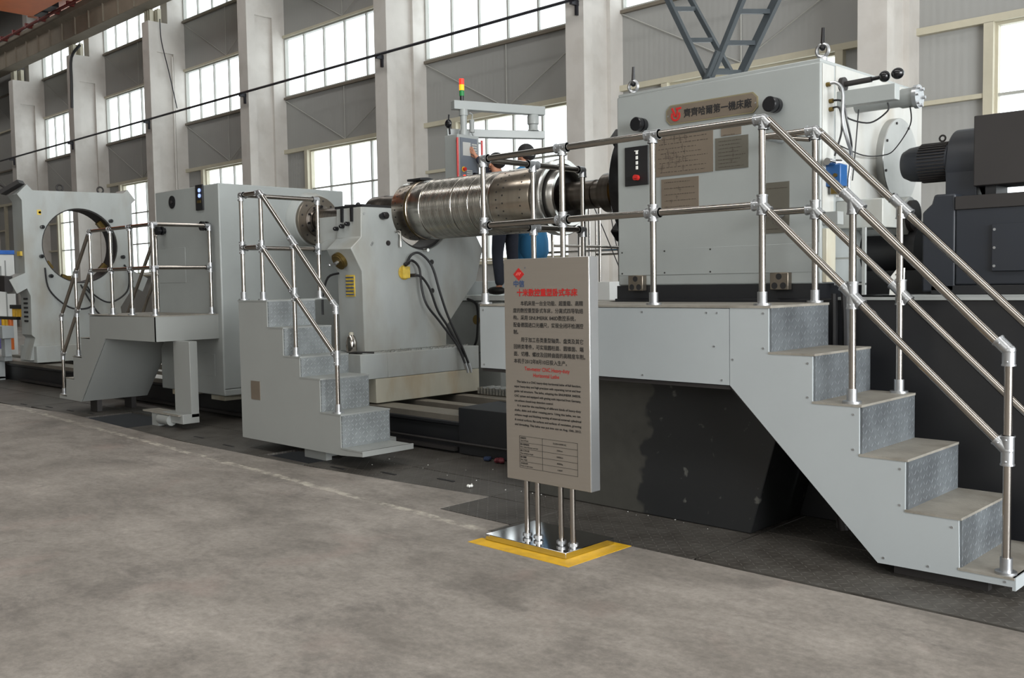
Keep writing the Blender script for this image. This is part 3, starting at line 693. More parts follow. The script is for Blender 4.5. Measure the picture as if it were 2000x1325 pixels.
bar((-8.07, 4.73, 2.345), (-8.07, 5.57, 2.345), rail); bar((-8.07, 4.73, 1.86), (-8.07, 5.57, 1.86), rail); post(-8.07, 5.57, 1.376, 2.33, rail)
joint((-8.07, 5.57, 2.345), (YN, ZN), rail, r=.027); joint((-8.07, 5.57, 1.86), (YN, ZN, ZP), rail, r=.027)

# ---- left platform with stairs down to the left, fixed to the tailstock
y0, y1 = 4.72, 5.55
s3 = thing('access_platform', (-11, 5.1, .15), 'pale grey platform with stairs descending to the left, on the front of the tailstock', 'platform')
poly = [(-9.87, .93), (-9.87, 1.197), (-11.54, 1.183), (-11.55, .925), (-11.81, .915), (-11.82, .69), (-12.06, .68), (-12.08, .41), (-12.31, .4), (-12.33, .19), (-12.54, .175), (-12.54, .145), (-11.88, .145), (-11.12, .93)]
m = MB(); m.prism(poly, 'y', y0, y0+.01); m.build('stringer', M_SHEETD, s3)
m = MB(); m.prism([(-11.3, .93), (-11.3, 1.19)]+poly[2:], 'y', y1-.01, y1); m.build('stringer', M_SHEETD, s3)
m = MB(); m.box(-9.88, -9.87, y0, 5.46, .93, 1.197); m.build('end_panel', M_SHEETD, s3)
m = MB(); m.beam((-11.12, (y0+y1)/2, .935), (-11.87, (y0+y1)/2, .15), y1-y0-.03, .01); m.build('soffit', M_SHEETD, s3)
m = MB(); m.box(-11.1, -9.88, y0+.01, 5.46, .93, .94); m.build('soffit', M_SHEETD, s3)
tread(-11.54, -9.865, y0-.003, 5.46, 1.207, s3); 
for x0, x1, z in ((-11.82, -11.55, .925), (-12.08, -11.81, .69), (-12.33, -12.06, .415), (-12.54, -12.31, .19)): tread(x0, x1, y0, y1, z, s3)
for x, z0, z1 in ((-11.54, .93, 1.19), (-11.805, .69, .92), (-12.06, .41, .68), (-12.31, .19, .41)): riser(x, y0+.012, y1-.012, z0, z1, s3)
for ya in (y0+.2, y1-.2):
    m = MB(); m.box(-12.1, -11.9, ya, ya+.06, 0, .15); m.build('foot', M_BROWNB, s3)
hr = MB(); hr.cyl((-11.56, 4.77, 2.18), (-9.95, 4.77, 2.18), .02, n=12); rail = hr.build('guard_railing', M_STEEL, s3)
ds = Vector((-12.5+11.6, 0, 1.17-2.18)).normalized()
for x in (-11.56, -11.0, -10.5, -9.95): post(x, 4.77, 1.207, 2.17, rail)
bar((-11.56, 4.77, 1.72), (-9.95, 4.77, 1.72), rail)
bar((-11.58, 4.77, 2.17), (-12.51, 4.77, 1.17), rail, 'handrail'); bar((-11.57, 4.77, 1.72), (-12.51, 4.77, .68), rail, 'handrail')
for x, zb, zt, zm in ((-12.02, .69, 1.70, 1.22), (-12.51, .19, 1.17, .68)):
    post(x, 4.77, zb, zt, rail); joint((x, 4.77, zt), (ZN, -ds), rail, r=.026); joint((x, 4.77, zm), (ZN, ZP, -ds), rail, r=.026)
for x in (-11.56, -11.0, -10.5, -9.95):
    for z in (2.18, 1.72): joint((x, 4.77, z), (ZN,)+((XP,) if x < -9.96 else (YP,))+((XN,) if x > -11.5 else (ds,)), rail, r=.026, l=.045)
bar((-9.95, 4.77, 2.18), (-9.9, 5.40, 2.18), rail); bar((-9.95, 4.77, 1.72), (-9.9, 5.40, 1.72), rail); post(-9.9, 5.40, 1.207, 2.17, rail)
joint((-9.9, 5.40, 2.18), (YN, ZN), rail, r=.026); joint((-9.9, 5.40, 1.72), (YN, ZN, ZP), rail, r=.026)
for z, zz in ((2.15, 1.12), (1.68, .64)):
    bar((-11.35, 5.48, z), (-12.30, 5.5, zz), rail, 'handrail')
post(-11.36, 5.49, 1.0, 2.17, rail)
# white bracket standing beside it
bk = thing('pipe_bracket', (-9.95, 5.0, 0), 'small grey box-section bracket standing on the floor below the left platform', 'bracket')
m = MB(); m.box(-9.94, -9.58, 4.95, 5.04, .12, .93); m.box(-10.05, -9.58, 4.85, 5.04, .06, .16); m.build('upright', M_SHEETD, bk, .004)
m = MB(); m.box(-10.45, -9.62, 4.82, 5.0, .14, .155); m.build('flange', M_TREAD, bk)
m = MB(); m.box(-10.25, -10.1, 4.83, 4.9, 0.0, .14).cyl((-10.1, 4.86, .08), (-9.85, 4.86, .08), .06, n=12); m.build('foot', M_SHEETD, bk)

# ================================================================== BED, PLINTH, HEADSTOCK
bed = thing('machine_bed', (-12, 6.6, 0), 'long black lathe bed with flat steel guideways running under the tailstock', 'machine bed')
m = MB(); m.box(-18.9, -4.72, 5.78, 7.5, -.55, .24).box(-18.9, -4.72, 5.75, 5.80, .24, .28); m.build('bed_body', M_BLACK, bed, .01)
for a, b_, z in ((5.76, 6.02, .335), (6.30, 6.44, .33), (6.86, 7.0, .33), (7.28, 7.5, .335)):
    m = MB(); m.box(-18.9, -4.8, a, b_, .24, z); m.build('guideway', mat('worn_guideway_steel', (138, 132, 122), .35, .6, .15, 3), bed, .004)
m = MB(); m.box(-6.262, -4.74, 5.74, 6.25, 0, .41).box(-6.262, -4.9, 6.25, 6.28, .24, .41); m.build('end_cover', M_BLACK, bed, .006)
m = MB(); m.box(-16.9, -6.3, 5.72, 5.78, .02, .05).cyl((-9, 5.73, .1), (-5, 5.73, .1), .012, n=6); m.build('side_ledge', M_BROWNB, bed)
bl = MB()
for i in range(44): 
    x = -7.35+i*.045; bl.box(x, x+.03, 7.02, 7.2, .34, .40+.01*(i % 2)+random.random()*.006)
tag(bl.build('way_bellows', M_FOIL, bed), 'crinkled silver guideway bellows')
pln = thing('headstock_plinth', (-3.5, 6.2, 0), 'black painted steel plinth under the nameplated headstock and the motor', 'plinth')
m = MB(); m.prism([(-4.74, 0), (-2.935, 0), (-2.72, .75), (-2.68, .9), (-4.35, .9)], 'y', 5.0, 5.6); m.build('front_foundation', stained_mat(), pln, .006)
m = MB(); m.box(-4.4, 2.6, 5.6, 7.5, 0, 1.37); m.build('plinth_body', M_BLACK, pln, .006)
m = MB(); m.box(-4.38, -2.82, 5.605, 7.3, 1.37, 1.462); m.build('riser_block', M_BLACK, pln)
m = MB(); m.box(-2.7, 2.6, 5.58, 5.66, 1.362, 1.378).box(-2.4, 2.6, 5.9, 7.4, 1.37, 1.385); m.build('top_flange', M_CARR, pln)
m = MB(); m.box(-2.62, -2.52, 5.45, 5.6, 0, .9); m.cyl((-2.48, 5.5, 0), (-2.48, 5.5, .85), .035, n=10).cyl((-2.56, 5.42, 0), (-2.72, 5.5, .8), .03, n=10); m.build('conduit', M_BROWNB, pln)
m = MB(); m.tube([(-2.62, 5.54, 1.42), (-2.60, 5.52, 1.2), (-2.60, 5.52, .6), (-2.60, 5.5, .02)], .022, 8, 3).tube([(-2.68, 5.54, 1.40), (-2.67, 5.52, 1.1), (-2.68, 5.52, .5)], .02, 8, 3); m.build('flexible_conduit', M_RUB, pln)

hs = thing('headstock', (-3.58, 6.4, 1.46), 'big grey lathe headstock box with a red and black nameplate and a black button panel', 'headstock')
HX0, HX1, HY0, HY1, HZ0, HZ1 = -4.364, -2.80, 5.60, 7.16, 1.462, 2.832
m = MB(); m.box(HX0, HX1, HY0, HY1, HZ0, HZ1-.02); m.build('body', M_PAINT, hs, .012, 3)
m = MB(); m.box(HX0+.008, HX1-.008, HY0+.008, HY1-.008, HZ1-.024, HZ1); m.build('top_cover', M_PAINT, hs, .006)
m = MB(); m.box(HX0+.01, HX1-.01, HY0-.004, HY0+.01, 1.535, 1.715); m.build('lower_cover', M_PAINT, hs, .002)
screws([(HX0+.04+i*.37, z) for i in range(5) for z in (1.70, 1.55)], HY0-.004, hs, M_BROWNB)
for x in (-4.29, -2.84):
    m = MB(); m.torus((x, 5.70, HZ1+.062), .038, .012, 'y').cyl((x, 5.70, HZ1), (x, 5.70, HZ1+.02), .03, n=12); e = m.build('lifting_eye', M_FIT, hs)
    m = MB(); m.cyl((x, 5.70, HZ1+.075), (x+.004, 5.70, HZ1+.2), .014, .010, n=8).ball((x, 5.70, HZ1+.08), .02, n=8, m=6); m.build('shackle_pin', M_KNOB, e)
for x, z in ((-4.12, 2.585), (-3.09, 2.58)):
    m = MB(); m.lathe([(HY0, .032), (HY0-.02, .032), (HY0-.02, .048), (HY0-.055, .048), (HY0-.06, .034), (HY0-.067, .034), (HY0-.07, .048), (HY0-.105, .048), (HY0-.11, .042)], 0, z, 28, 'y', x); m.build('shift_knob', M_KNOB, hs)
# nameplate
px0, px1, pz0, pz1 = -3.93, -3.225, 2.558, 2.692; ch = .035
def octo(x0, x1, z0, z1, c): return [(x0+c, z0), (x1-c, z0), (x1, z0+c), (x1, z1-c), (x1-c, z1), (x0+c, z1), (x0, z1-c), (x0, z0+c)]
m = MB(); m.prism(octo(px0, px1, pz0, pz1, ch), 'y', HY0-.008, HY0); npl = m.build('nameplate', M_BRASS, hs)
m = MB(); m.prism(octo(px0+.008, px1-.008, pz0+.008, pz1-.008, ch-.004), 'y', HY0-.0095, HY0-.008); m.build('nameplate_face', M_PLATE, npl)
text('齊齊哈爾第一機床廠', .062, M_INK, npl, (-3.785, HY0-.0098, 2.601), XP, ZP, bold=.0016, wscale=.93, name='factory_name', lift=.001)
lg = MB(); cxl, czl = -3.85, 2.617
ring = arcpts(cxl, czl, .038, -215, 35, 24)+arcpts(cxl, czl, .024, 35, -215, 24); lg.prism(ring, 'y', HY0-.0125, HY0-.0095)
for a, b_, c_, d in (((cxl-.036, czl+.052), (cxl-.022, czl+.055), (cxl+.008, czl-.008), (cxl-.008, czl-.010)), ((cxl+.002, czl+.052), (cxl+.046, czl+.054), (cxl+.044, czl+.040), (cxl+.002, czl+.038)), ((cxl+.010, czl+.04), (cxl+.022, czl+.04), (cxl+.012, czl-.012), (cxl, czl-.012))):
    lg.prism([a, b_, c_, d], 'y', HY0-.0125, HY0-.0095)
lg.build('logo', M_RED, npl)
m = MB()
for x in (px0+.016, px1-.016): m.cyl((x, HY0-.011, 2.62), (x, HY0-.008, 2.62), .006, n=10)
m.build('rivet', M_FIT, npl)
# button panel
m = MB(); m.box(-4.288, -4.085, HY0-.012, HY0, 2.172, 2.446); bp_ = m.build('button_panel', M_RUB, hs, .003)
m = MB()
for i, z in enumerate((2.402, 2.366, 2.33, 2.296)): m.box(-4.188, -4.17, HY0-.015, HY0-.012, z-.012, z+.012)
m.box(-4.2, -4.165, HY0-.0145, HY0-.012, 2.412, 2.417)
m.build('label_mark', M_WHITE, bp_)
m = MB(); m.cyl((-4.175, HY0-.012, 2.225), (-4.175, HY0-.045, 2.225), .02, n=20); m.box(-4.183, -4.143, HY0-.055, HY0-.042, 2.218, 2.232); m.build('selector_switch', M_REDM, bp_)
# etched plates with diagram strokes (unreadable etching)
def etched(name, x0, x1, z0, z1, mt, rows, diagram=0):
    m = MB(); m.box(x0, x1, HY0-.005, HY0, z0, z1); p = m.build(name, mt, hs)
    e = MB(); W = x1-x0; H_ = z1-z0
    for i in range(rows):
        z = z1-H_*(.12+.8*i/max(rows-1, 1)); x = x0+W*(.08+.05*random.random()); xe = x1-W*(.07+.25*random.random()**2)
        while x < xe:
            l = W*random.uniform(.015, .05); e.box(x, min(x+l, xe), HY0-.0062, HY0-.005, z-.0016, z+.0016+random.random()*.002); x += l+W*random.uniform(.008, .03)
    for i in range(diagram):
        cx_, cz_ = x0+W*random.uniform(.1, .55), z0+H_*random.uniform(.15, .85)
        e.box(cx_, cx_+W*.07, HY0-.0062, HY0-.005, cz_, cz_+.0015).box(cx_+W*.03, cx_+W*.034, HY0-.0062, HY0-.005, cz_-H_*.06, cz_+H_*.06)
    o = e.build('etched_lines', M_INKB, p); o['kind'] = 'stuff'
    return p
tag(etched('diagram_plate', -4.04, -3.561, 2.215, 2.535, M_PLATE, 9, 26), 'large brown etched diagram plate')
tag(etched('data_plate', -3.542, -3.297, 2.218, 2.428, M_PLATEG, 8, 3), 'dark grey etched plate')
tag(etched('data_plate', -3.498, -3.348, 2.436, 2.50, M_PLATE, 2), 'small plate')
tag(etched('data_plate', -3.977, -3.674, 1.985, 2.195, M_PLATE, 5, 4), 'square brown curve plate')
tag(etched('data_plate', -3.187, -3.008, 1.785, 2.105, M_PLATEG, 3, 4), 'tall thin plate')
for x in (-4.175, -3.055):
    m = MB(); m.box(x-.063, x+.063, HY0-.05, HY0, 1.425, 1.535); b_ = m.build('locating_block', M_FACE, hs, .004)
    m = MB()
    for dx in (-.03, .03): m.cyl((x+dx, HY0-.052, 1.452), (x+dx, HY0-.04, 1.452), .021, n=16)
    m.cyl((x, HY0-.052, 1.51), (x, HY0-.04, 1.51), .02, n=16); m.build('bolt_hole', M_INK, b_)
# chuck and jaw on the workpiece side
m = MB(); m.lathe([(-4.36, .25), (-4.62, .25), (-4.62, .6), (-4.80, .6), (-4.81, .59)], 6.65, 2.27, 72); chk = m.build('chuck', M_KNOB, hs)
for a in (45, 135, 225, 315):
    c_, s_2 = math.cos(math.radians(a)), math.sin(math.radians(a)); m = MB()
    m.beam((-4.86, 6.65+.22*c_, 2.27+.22*s_2), (-4.86, 6.65+.585*c_, 2.27+.585*s_2), .12, .1, (1, 0, 0)); m.build('jaw', M_KNOB, chk, .01)
# right hand side face: flange, cylinder, junction trunking, hoses, valve
m = MB(); m.lathe([(HX1, .29), (HX1+.05, .29), (HX1+.055, .285)], 6.66, 2.285, 56); fg = m.build('end_flange', mat('dull_flange_grey', (156, 157, 154), .35, .5, .1, 5), hs)
m = MB()
for i in range(8):
    a = 2*PI*(i+.4)/8; m.cyl((HX1+.05, 6.66+.26*math.cos(a), 2.285+.26*math.sin(a)), (HX1+.062, 6.66+.26*math.cos(a), 2.285+.26*math.sin(a)), .009, n=8)
m.build('bolt', M_BROWNB, fg)
m = MB(); m.box(HX1, HX1+.006, HY0+.012, HY0+.16, 1.86, 2.80).box(HX1, HX1+.004, HY0+.19, HY1-.02, 2.0, 2.81); m.build('side_cover', mat('whitish_side_paint', (166, 166, 161), .28, 0, .14, 3, tint=(136, 124, 106), tamt=.7, tscale=2.6, stretch=(1, 1, .35)), hs, .002)  # brown streaks paint a reflection into the whitish side
m = MB(); m.box(HX1, -2.43, 5.80, 5.87, 2.555, 2.65); m.build('trunking', M_PAINT, hs, .004)
m = MB(); m.lathe([(HX1, .05), (-2.52, .05), (-2.50, .06), (-2.42, .06)], 6.08, 2.60, 24); cyb = m.build('cylinder', M_PAINT, hs)
m = MB(); m.lathe([(-2.42, .072), (-2.395, .072)], 6.08, 2.60, 24)
for a in range(6): m.cyl((-2.395, 6.08+.055*math.cos(a), 2.6+.055*math.sin(a)), (-2.38, 6.08+.055*math.cos(a), 2.6+.055*math.sin(a)), .01, n=8)
m.build('end_cap', M_FIT, cyb)
m = MB(); m.cyl((HX1, 5.86, 2.70), (-2.60, 5.86, 2.705), .017).cyl((HX1, 5.86, 2.70), (HX1+.03, 5.86, 2.70), .045); rd = m.build('linkage_rod', M_BROWNB, hs)
m = MB(); m.ball((-2.52, 5.86, 2.71), .034).ball((-2.44, 5.86, 2.715), .038, .034, .034).cyl((-2.6, 5.86, 2.706), (-2.5, 5.86, 2.71), .012); m.build('ball_joint', M_KNOB, rd)
hz = [(HX1, 5.66, 2.675), (-2.74, 5.67, 2.68), (-2.70, 5.68, 2.62), (-2.70, 5.68, 2.45), (-2.69, 5.72, 2.34), (-2.70, 5.80, 2.25), (-2.72, 5.81, 2.1), (-2.72, 5.81, 2.0)]
m = MB(); m.tube(hz, .011, 8, 5); tag(m.build('oil_pipe', M_FIT, hs), 'silver oil pipe')
for pts, r in (([(HX1, 5.70, 2.58), (-2.72, 5.72, 2.57), (-2.70, 5.74, 2.45), (-2.70, 5.80, 2.33), (-2.72, 5.84, 2.27)], .007), ([(HX1, 5.70, 2.53), (-2.73, 5.70, 2.53), (-2.71, 5.69, 2.40), (-2.73, 5.68, 2.3), (-2.74, 5.66, 2.24)], .006), ([(-2.50, 5.86, 2.55), (-2.50, 5.86, 2.50), (-2.60, 5.84, 2.44), (-2.70, 5.76, 2.47), (-2.71, 5.74, 2.52)], .005), ([(-2.44, 6.05, 2.54), (-2.50, 6.2, 2.45), (-2.66, 6.35, 2.33), (-2.74, 6.36, 2.30), (-2.76, 6.1, 2.28), (-2.78, 5.80, 2.32)], .004), ([(-2.70, 5.9, 2.54), (-2.71, 5.88, 2.3), (-2.72, 5.86, 2.1)], .004)):
    m = MB(); m.tube(pts, r, 6, 6); m.build('hose', M_RUB, hs)
m = MB()
for z, y in ((2.675, 5.66), (2.58, 5.70), (2.53, 5.70)): m.cyl((HX1, y, z), (HX1+.03, y, z), .014, n=8)
m.build('hose_union', M_BRASSD, hs)
m = MB(); m.box(HX1, -2.70, 5.655, 5.75, 2.055, 2.19); vb = m.build('solenoid_valve', M_BLUE, hs, .006)
m = MB(); m.cyl((-2.75, 5.66, 2.20), (-2.75, 5.58, 2.20), .022, n=16).cyl((-2.75, 5.66, 2.20), (-2.72, 5.70, 2.20), .02); m.build('solenoid', M_MIRROR, vb)
m = MB(); m.box(-2.77, -2.71, 5.67, 5.76, 2.01, 2.055).cyl((-2.72, 5.80, 2.04), (-2.72, 5.80, 1.97), .012, n=8).cyl((-2.73, 5.64, 2.12), (-2.73, 5.66, 2.12), .012, n=10); m.build('valve_block', M_BRASSD, vb)
m = MB(); m.box(HX1, HX1+.10, 5.62, 5.70, 1.82, 1.90); m.build('terminal_box', M_CARR, hs, .003)
m = MB(); m.box(HX1, HX1+.03, 5.62, 5.74, 1.47, 1.80); m.build('side_bracket', M_CREAM, hs, .003)
m = MB(); m.box(HX1, -2.50, 5.80, 6.12, 1.80, 1.975).cyl((-2.5, 6.22, 1.88), (HX1, 6.22, 1.88), .125, n=32); pd = m.build('pulley_guard', M_PAINTD, hs, .006)
m = MB(); m.lathe([(-2.5, .10), (-2.47, .10), (-2.47, .03)], 6.22, 1.88, 32); m.build('pulley', M_BROWNB, pd)
m = MB(); m.lathe([(HX1, .16), (-2.45, .16)], 6.3, 1.66, 32); m.box(HX1, -2.345, 6.2, 6.5, 1.385, 1.6); tag(m.build('drive_coupling', M_RUB, hs), 'black drive coupling')
m = MB(); m.box(HX1+.02, HX1+.22, 5.74, 5.755, 1.61, 1.622).box(HX1+.02, HX1+.22, 5.74, 5.755, 1.45, 1.462).box(HX1+.20, HX1+.22, 5.735, 5.757, 1.39, 1.80); m.build('guard_frame', M_CARR, hs)
m = MB(); m.prism([(-2.50, 1.385), (-2.42, 1.385), (-2.415, 1.55), (-2.45, 1.55), (-2.49, 1.5)], 'y', 5.9, 5.93); ps_ = m.build('perforated_bracket', M_WHITE, hs)
m = MB()
for z in (1.42, 1.45, 1.48, 1.51): m.cyl((-2.455, 5.897, z), (-2.455, 5.9, z), .006, n=8)
m.build('hole', M_INK, ps_)

# ---- spindle motor with blower
mo = thing('spindle_motor', (-1.6, 6.4, 1.38), 'large dark electric motor on the black plinth, right of the headstock', 'motor')
m = MB(); m.prism([(5.98, 1.44), (6.9, 1.44), (6.9, 1.9), (6.8, 1.97), (6.08, 1.97), (5.98, 1.90)], 'x', -2.14, -.6); mb_ = m.build('stator_housing', M_NAVY, mo, .01)
m = MB(); m.box(-2.14, -.6, 5.97, 6.0, 1.885, 1.965); m.build('cover_strip', M_BROWNB, mb_, .004)
m = MB(); m.prism([(-2.335, 1.40), (-2.14, 1.40), (-2.14, 1.985), (-2.265, 1.985), (-2.28, 1.93), (-2.335, 1.88)], 'y', 5.98, 6.9); m.build('end_shield', M_NAVY, mo, .012)
m = MB(); m.box(-2.28, -.6, 5.98, 6.9, 1.385, 1.44); m.build('foot', M_BLACK, mo, .004)
m = MB(); m.box(-1.93, -1.6, 5.962, 5.98, 1.52, 1.79); ac = m.build('access_cover', M_NAVY, mo, .003)
m = MB()
for z in (1.55, 1.655, 1.76):
    for x in (-1.915,): m.cyl((x, 5.958, z), (x, 5.963, z), .008, n=8)
m.build('bolt', M_FIT, ac)
m = MB(); m.lathe([(-2.25, .215), (-2.24, .235), (-2.06, .235)], 6.32, 2.165, 48); m.box(-2.24, -2.06, 6.09, 6.55, 1.97, 2.17); bw = m.build('blower_scroll', M_NAVY, mo, .006)
m = MB(); m.box(-2.055, -1.2, 6.02, 6.28, 2.02, 2.43); m.build('duct_box', M_BROWNB, mo, .006)
m = MB(); m.box(-2.0, -1.94, 6.06, 6.26, 1.965, 2.02); m.build('duct_foot', M_BLACK, mo)
m = MB(); m.lathe([(-2.53, .05), (-2.53, .085), (-2.49, .105), (-2.43, .112), (-2.24, .112)], 6.2, 2.20, 36); fm = m.build('fan_motor', M_NAVY, mo)
m = MB()
for i in range(36):
    a = 2*PI*i/36; m.beam((-2.415, 6.2+.115*math.cos(a), 2.2+.115*math.sin(a)), (-2.25, 6.2+.115*math.cos(a), 2.2+.115*math.sin(a)), .006, .014, (0, math.cos(a), math.sin(a)))
o = m.build('cooling_fins', M_BROWNB, fm)
m = MB(); m.torus((-2.30, 6.2, 2.345), .018, .006, 'y', 14, 6).cyl((-2.30, 6.2, 2.30), (-2.30, 6.2, 2.33), .008, n=8); m.build('lifting_eye', M_BROWNB, fm)

# ================================================================== WORKPIECE ROLL
AY, AZ = 6.65, 2.26
rl = thing('steel_roll', (-7, AY, AZ), 'long shiny turned steel roll clamped horizontally in the lathe', 'steel roll')
m = MB(); m.lathe([(-7.90, .24), (-7.90, .298), (-7.89, .303), (-7.66, .303), (-7.655, .292), (-7.635, .292), (-7.63, .30)], AY, AZ, 96)
ringL = m.build('end_ring', M_ROLLE, rl)
m = MB(); m.lathe([(-7.65, .290), (-7.64, .296), (-7.632, .296)], AY, AZ, 96, caps=False).lathe([(-7.685, .3045), (-7.665, .3045)], AY, AZ, 96, caps=False); m.build('weld_seam', M_BRASSD, rl)
prof = [(-7.63, .2), (-7.63, .303), (-7.625, .3045), (-7.46, .3045), (-7.455, .298), (-7.44, .298), (-7.435, .302)]
xx = -7.43
while xx < -6.47:
    seam = any(abs(xx-q) < .012 for q in (-6.98, -6.74, -6.56))
    prof += [(xx, .3015), (xx+.004, .2985 if not seam else .294), (xx+.010, .2985 if not seam else .294), (xx+.014, .3015)]; xx += .022
prof += [(-6.455, .302), (-6.45, .2)]
m = MB(); m.lathe(prof, AY, AZ, 96)
m.build('roll_barrel', M_ROLL, rl)
m = MB(); m.lathe([(-6.45, .2), (-6.45, .303), (-5.97, .303), (-5.955, .298), (-5.955, .2)], AY, AZ, 96); ringR = m.build('end_ring', M_ROLLE, rl)
for ring_, xs in ((ringL, (-7.83, -7.72)), (ringR, (-6.36, -6.28, -6.06))):
    m = MB()
    for j, x in enumerate(xs):
        for i in range(26):
            a = 2*PI*(i+.5*j)/26; rr = .304; c_ = (x, AY+rr*math.cos(a), AZ+rr*math.sin(a)); q = (x, AY+(rr-.01)*math.cos(a), AZ+(rr-.01)*math.sin(a)); m.cyl(q, c_, .0085, n=8)
    m.build('drilled_holes', M_INK, ring_)['kind'] = 'stuff'
m = MB(); m.lathe([(-5.955, .26), (-5.93, .26), (-5.93, .20), (-5.90, .20), (-5.90, .335), (-5.84, .345), (-5.80, .345), (-5.79, .335), (-5.79, .30), (-5.84, .30)], AY, AZ, 80, caps=False); m.build('end_flange', M_BRIGHT, rl)
m = MB(); m.lathe([(-5.84, .30), (-5.84, .265)], AY, AZ, 80, caps=False).lathe([(-5.80, .225), (-5.80, .12)], AY, AZ, 80, caps=False); m.build('flange_recess', M_BROWNB, rl)  # black colour stands in for the shade inside the recess
m = MB(); m.lathe([(-5.84, .265), (-5.72, .265), (-5.71, .258), (-5.71, .232), (-5.72, .225), (-5.80, .225)], AY, AZ, 80, caps=False); m.build('inner_ring', M_BRIGHT, rl)
m = MB(); m.lathe([(-5.955, .10), (-5.955, .12), (-5.72, .125), (-5.4, .125), (-5.395, .115), (-5.28, .115)], AY, AZ, 48); m.build('journal', M_DARKST, rl)
m = MB(); m.lathe([(-5.28, .12), (-5.28, .17), (-5.16, .175), (-5.15, .135), (-5.06, .135), (-5.06, .16), (-4.96, .16), (-4.95, .13), (-4.815, .13)], AY, AZ, 48); m.build('end_collar', M_DARKST, rl)
m = MB(); m.lathe([(-5.145, .138), (-5.09, .138)], AY, AZ, 48); m.build('yellow_tape', M_YEL, rl)
m = MB(); m.lathe([(-9.545, .10), (-9.545, .13), (-8.5, .13), (-8.49, .2), (-8.3, .2), (-8.28, .19), (-7.92, .19), (-7.92, .24), (-7.9, .24)], AY, AZ, 48); m.build('journal', M_DARKST, rl)
rs = thing('rubber_strip', (-7.77, 6.65, 2.563), 'short black strip lying on the top left end of the roll', 'strip')
m = MB(); m.prism([(6.56, 2.566), (6.74, 2.566), (6.74, 2.59), (6.66, 2.60), (6.56, 2.59)], 'x', -7.88, -7.66); m.build('strip', M_RUB, rs, .006)

# ================================================================== STEADY REST (open, under the roll)
sr_ = thing('steady_rest', (-7.9, 6.5, .34), 'open half-ring steady rest with black hoses, carrying the left end of the roll', 'steady rest')
R = .405
arc = arcpts(AY, AZ, R, 180, 360, 28)
body = [(5.861, 2.268)]+[(AY-R, 2.285)]+arc[1:]+[(7.43, 2.27), (7.425, 2.02), (7.52, 1.873), (7.41, 1.53), (6.957, 1.04), (6.952, .83), (5.861, .83), (5.854, 1.635), (5.725, 1.86), (5.852, 1.972)]
m = MB(); m.prism(body, 'x', -8.16, -7.75); m.build('body', M_PAINTD, sr_, .008)
inner = arcpts(AY, AZ, R-.001, 182, 358, 28)+arcpts(AY, AZ, R-.03, 358, 182, 28)
m = MB(); m.prism(inner, 'x', -8.10, -7.80); m.build('bearing_liner', M_BROWNB, sr_)
m = MB(); m.box(-8.3, -7.5, 5.95, 7.19, .585, .83); m.build('base_upper', M_PAINTD, sr_, .006)
m = MB(); m.box(-8.3, -7.5, 5.80, 7.19, .345, .583); m.build('base_lower', M_CREAM, sr_, .006)
m = MB(); m.box(-7.72, -7.5, 5.62, 5.95, .585, .83).box(-7.95, -7.72, 5.7, 5.95, .585, .83); m.build('junction_box', M_PAINTD, sr_, .006)
m = MB(); m.box(-8.6, -7.95, 5.6, 5.95, .345, .82); m.build('rear_casting', M_CARR, sr_, .006)
m = MB(); m.tube([(-7.74, 5.64, .833), (-7.60, 5.66, .85), (-7.52, 5.8, .84)], .01, 6, 4).box(-7.70, -7.60, 5.66, 5.72, .83, .846); m.build('cable_tray', M_BROWNB, sr_)
# upper arm joints on the narrow face
m = MB(); m.box(-8.55, -8.16, 5.88, 6.2, 1.93, 2.20); m.build('clamp_block', M_PAINTD, sr_, .006)
m = MB(); m.prism([(-8.6, 1.86), (-7.76, 1.86), (-7.76, 1.965), (-8.3, 1.965)], 'y', 5.84, 5.95); m.build('arm_shelf', M_PAINTD, sr_, .003)
m = MB(); m.box(-8.20, -7.75, 5.87, 6.24, 2.27, 2.295); m.cyl((-8.1, 5.92, 2.30), (-7.9, 6.1, 2.30), .015, n=8).ball((-7.98, 6.0, 2.31), .025, n=8, m=6); m.build('top_gasket', M_RUB, sr_)
m = MB(); m.box(-8.06, -8.035, 5.835, 5.862, 2.13, 2.265).box(-7.90, -7.875, 5.835, 5.862, 2.13, 2.265)
for x, z in ((-8.14, 2.07), (-8.04, 2.09), (-7.95, 2.11)): m.cyl((x, 5.862, z), (x, 5.82, z), .022, n=12).ball((x, 5.82, z), .02, n=10, m=6)
m.build('clamp_bolts', M_KNOB, sr_)
dc, dn_ = Vector((-8.0, 5.79, 1.755)), Vector((0, -.868, -.497))
m = MB(); m.cyl(dc-dn_*.02, dc+dn_*.045, .088, .088, 32).cyl(dc+dn_*.045, dc+dn_*.05, .075, .07, 32); bd = m.build('hand_dial', M_BRASSD, sr_)
m = MB(); m.cyl(dc+dn_*.045, dc+dn_*.09, .018, n=12).ball(dc+dn_*.09+Vector((-.09, 0, -.01)), .018, n=8, m=6).cyl(dc+dn_*.08, dc+dn_*.09+Vector((-.09, 0, -.01)), .008, n=6); m.build('dial_spindle', M_FIT, bd)
